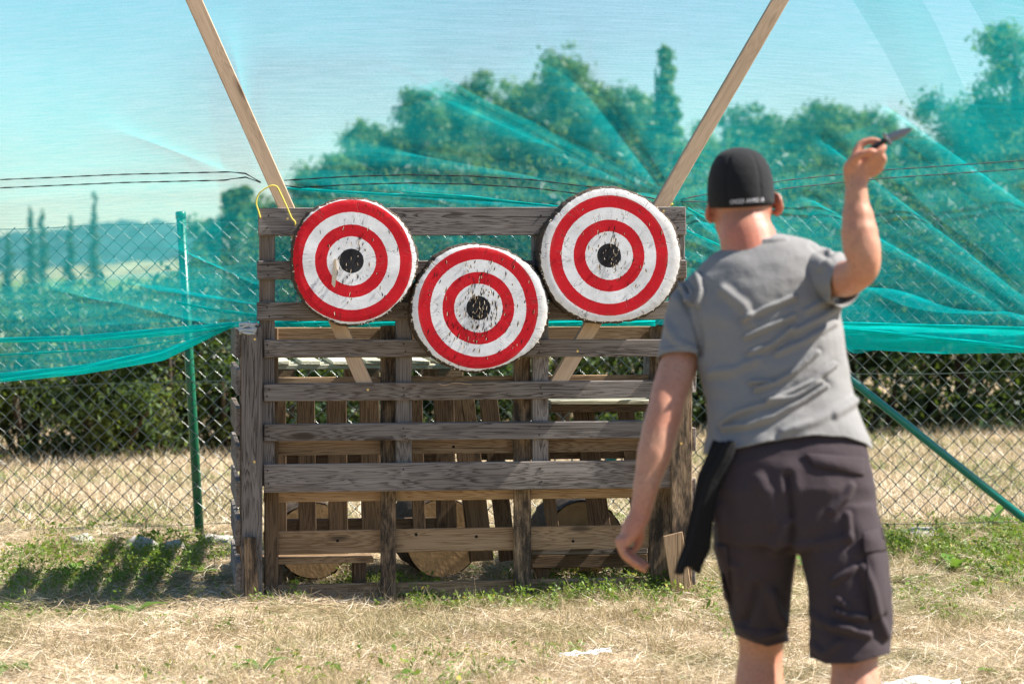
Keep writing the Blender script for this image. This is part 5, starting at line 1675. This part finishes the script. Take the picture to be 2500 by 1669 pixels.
    for i in range(21):
        a_ = math.pi * i / 20
        for r in (0.98, 1.35, 1.72):
            c = pd(hx - 1, 462, HYc)
            V.append(c + Vector((.089 * math.cos(a_) * (1 + (r - 1) * .12), .104 * math.sin(a_) * r + (.0 if r < 1 else -.0), -.012 * (r - 1) - .010 * math.cos(a_) ** 2 * (r - .9))) - base)
    for i in range(20):
        for j in range(2):
            q = i * 3 + j
            F.append((q, q + 1, q + 4, q + 3))
    vis = pymesh('visor', V, F, M['cap'], cap, True)
    md = vis.modifiers.new('thick', 'SOLIDIFY'); md.thickness = 0.004
    # lettering at the lower back of the cap
    cu = bpy.data.curves.new('lettering', 'FONT'); cu.body = 'UNDER ARMOUR'; cu.size = 1.0; cu.align_x = 'CENTER'; cu.extrude = 0.0; cu.resolution_u = 2; cu.space_character = 1.05
    to = bpy.data.objects.new('lettering', cu); COL.objects.link(to)
    tm = bpy.data.meshes.new_from_object(to.evaluated_get(bpy.context.evaluated_depsgraph_get()))
    bpy.data.objects.remove(to)
    TV = verts(tm)
    wx = TV[:, 0].max() - TV[:, 0].min()
    sc = 78 / wx
    out = []
    for vx, vy, _ in TV:
        xx = 1714 + vx * sc; yy = 462.5 - (vx * sc) * 0.07 - vy * sc * 1.45 + 3
        d = (pd(xx, yy, 1.0) - CAMP).normalized()
        loc, *_ = bvc.ray_cast(CAMP, d)
        out.append((loc if loc is not None else CAMP + d * 6.55) - d * .0055 - base)
    for v_, q in zip(tm.vertices, out): v_.co = q
    tm.materials.clear()
    link('lettering', tm, M['print'], cap)
    # ---- shoes
    for an_, dx in ((a, -.02), (b, .03)):
        g = gz(an_.x, an_.y)
        s_ = fuse('shoe', [limb([(an_ + Vector((0, -.028, -.058)), .044), (an_ + Vector((dx * .4, .06, -.058)), .043), (an_ + Vector((dx, .165, -.066)), .036)]), limb([(an_ + Vector((0, -.01, -.03)), .046), (an_ + Vector((0, -.012, -.01)), .045)])], 0.006, 6)
        V = verts(s_); V[:, 2] = np.maximum(V[:, 2], g + .014); put(s_, V)
        so_ = place(s_, 'shoe', M['shoe'])
        mbs = MB()
        sol = loft([(an_ + Vector((dx * .45, .065, -an_.z + g + hh)), Vector((.046, 0, 0)), Vector((dx * .5, .145, 0))) for hh in (-.004, .02)], 32, 2.6)
        mbs.add(([q - base for q in sol[0]], sol[1])).build('sole', M['sole'], so_, False)
    return root, bvh
person, shorts_bvh = build_person()

# ---- knife in the raised hand
def knife():
    A, B, C = P(2120, 369, 6.352), P(2166, 340, 6.358), P(2228, 314, 6.366)
    u = (B - A).normalized(); w = (C - B).normalized()
    t = empty('knife', A)
    tag(t, 'dark throwing knife gripped in the raised hand', 'knife')
    n_ = Vector((0, 1, 0)); v = u.cross(n_).normalized()
    secs = [(A - u * .004, .006, .005), (A + u * .004, .0085, .007), (A.lerp(B, .5), .0085, .008), (A.lerp(B, .9), .008, .0075), (B, .009, .008)]
    V, F = loft([(c - A, v * hw, n_ * hd) for c, hw, hd in secs], 16, 3)
    pymesh('grip', V, F, M['handle'], t, True)
    gpos = B - A
    me = chamfer_box(.008, .012, .036, .002)
    o = link('guard', me, M['steel'], t); o.location = gpos
    o.rotation_euler = Matrix((u, n_, v)).transposed().to_euler()
    vv = w.cross(n_).normalized()
    L = (C - B).length
    prof = [(0, .0115), (.35, .0120), (.65, .0105), (.88, .0055), (1.0, .0006)]
    V, F = [], []
    for f, hw in prof:
        c = gpos + w * L * f
        th = .0022 * (1 - .7 * f)
        V += [c + vv * hw, c + n_ * th, c - vv * hw, c - n_ * th]
    for j in range(len(prof) - 1):
        for k in range(4): F.append((j * 4 + k, j * 4 + (k + 1) % 4, (j + 1) * 4 + (k + 1) % 4, (j + 1) * 4 + k))
    F += [(3, 2, 1, 0), tuple(len(V) - 4 + k for k in range(4))]
    pymesh('blade', V, F, M['steel'], t)
knife()

# ---- black cloth hanging from the waistband
def rag():
    Ls = [(1640, 1012), (1618, 1050), (1600, 1090), (1588, 1150), (1578, 1200), (1566, 1255), (1546, 1308)]
    Rs = [(1690, 1012), (1684, 1050), (1660, 1100), (1642, 1155), (1636, 1205), (1630, 1258), (1606, 1308)]
    c0 = pd(1655, 1012, 6.36)
    V, F = [], []
    m = 26
    for j in range(25):
        f = j / 24 * 6
        i = min(int(f), 5); g = f - i
        l = ((Ls[i][0] * (1 - g) + Ls[i + 1][0] * g), (Ls[i][1] * (1 - g) + Ls[i + 1][1] * g))
        r = ((Rs[i][0] * (1 - g) + Rs[i + 1][0] * g), (Rs[i][1] * (1 - g) + Rs[i + 1][1] * g))
        for k in range(m):
            u = k / (m - 1)
            x = l[0] * (1 - u) + r[0] * u; y = l[1] * (1 - u) + r[1] * u + (8 * math.sin(u * 7 + 1) if j == 24 else 0)
            Y = 6.335 + .010 * math.sin(u * 6.0 + j * .10) + .003 * math.sin(u * 17 + j * .3) + .012 * j / 24 + .02 * (2 * u - 1) ** 2
            V.append(pd(x, y, Y) - c0)
    for j in range(24):
        for k in range(m - 1):
            a_ = j * m + k
            F.append((a_, a_ + m, a_ + m + 1, a_ + 1))
    o = pymesh('cloth', V, F, M['black_cloth'], None, True)
    o.location = c0
    md = o.modifiers.new('thick', 'SOLIDIFY'); md.thickness = 0.012
    tag(o, "black cloth tucked in the waistband, hanging beside the person's hip", 'cloth')
rag()
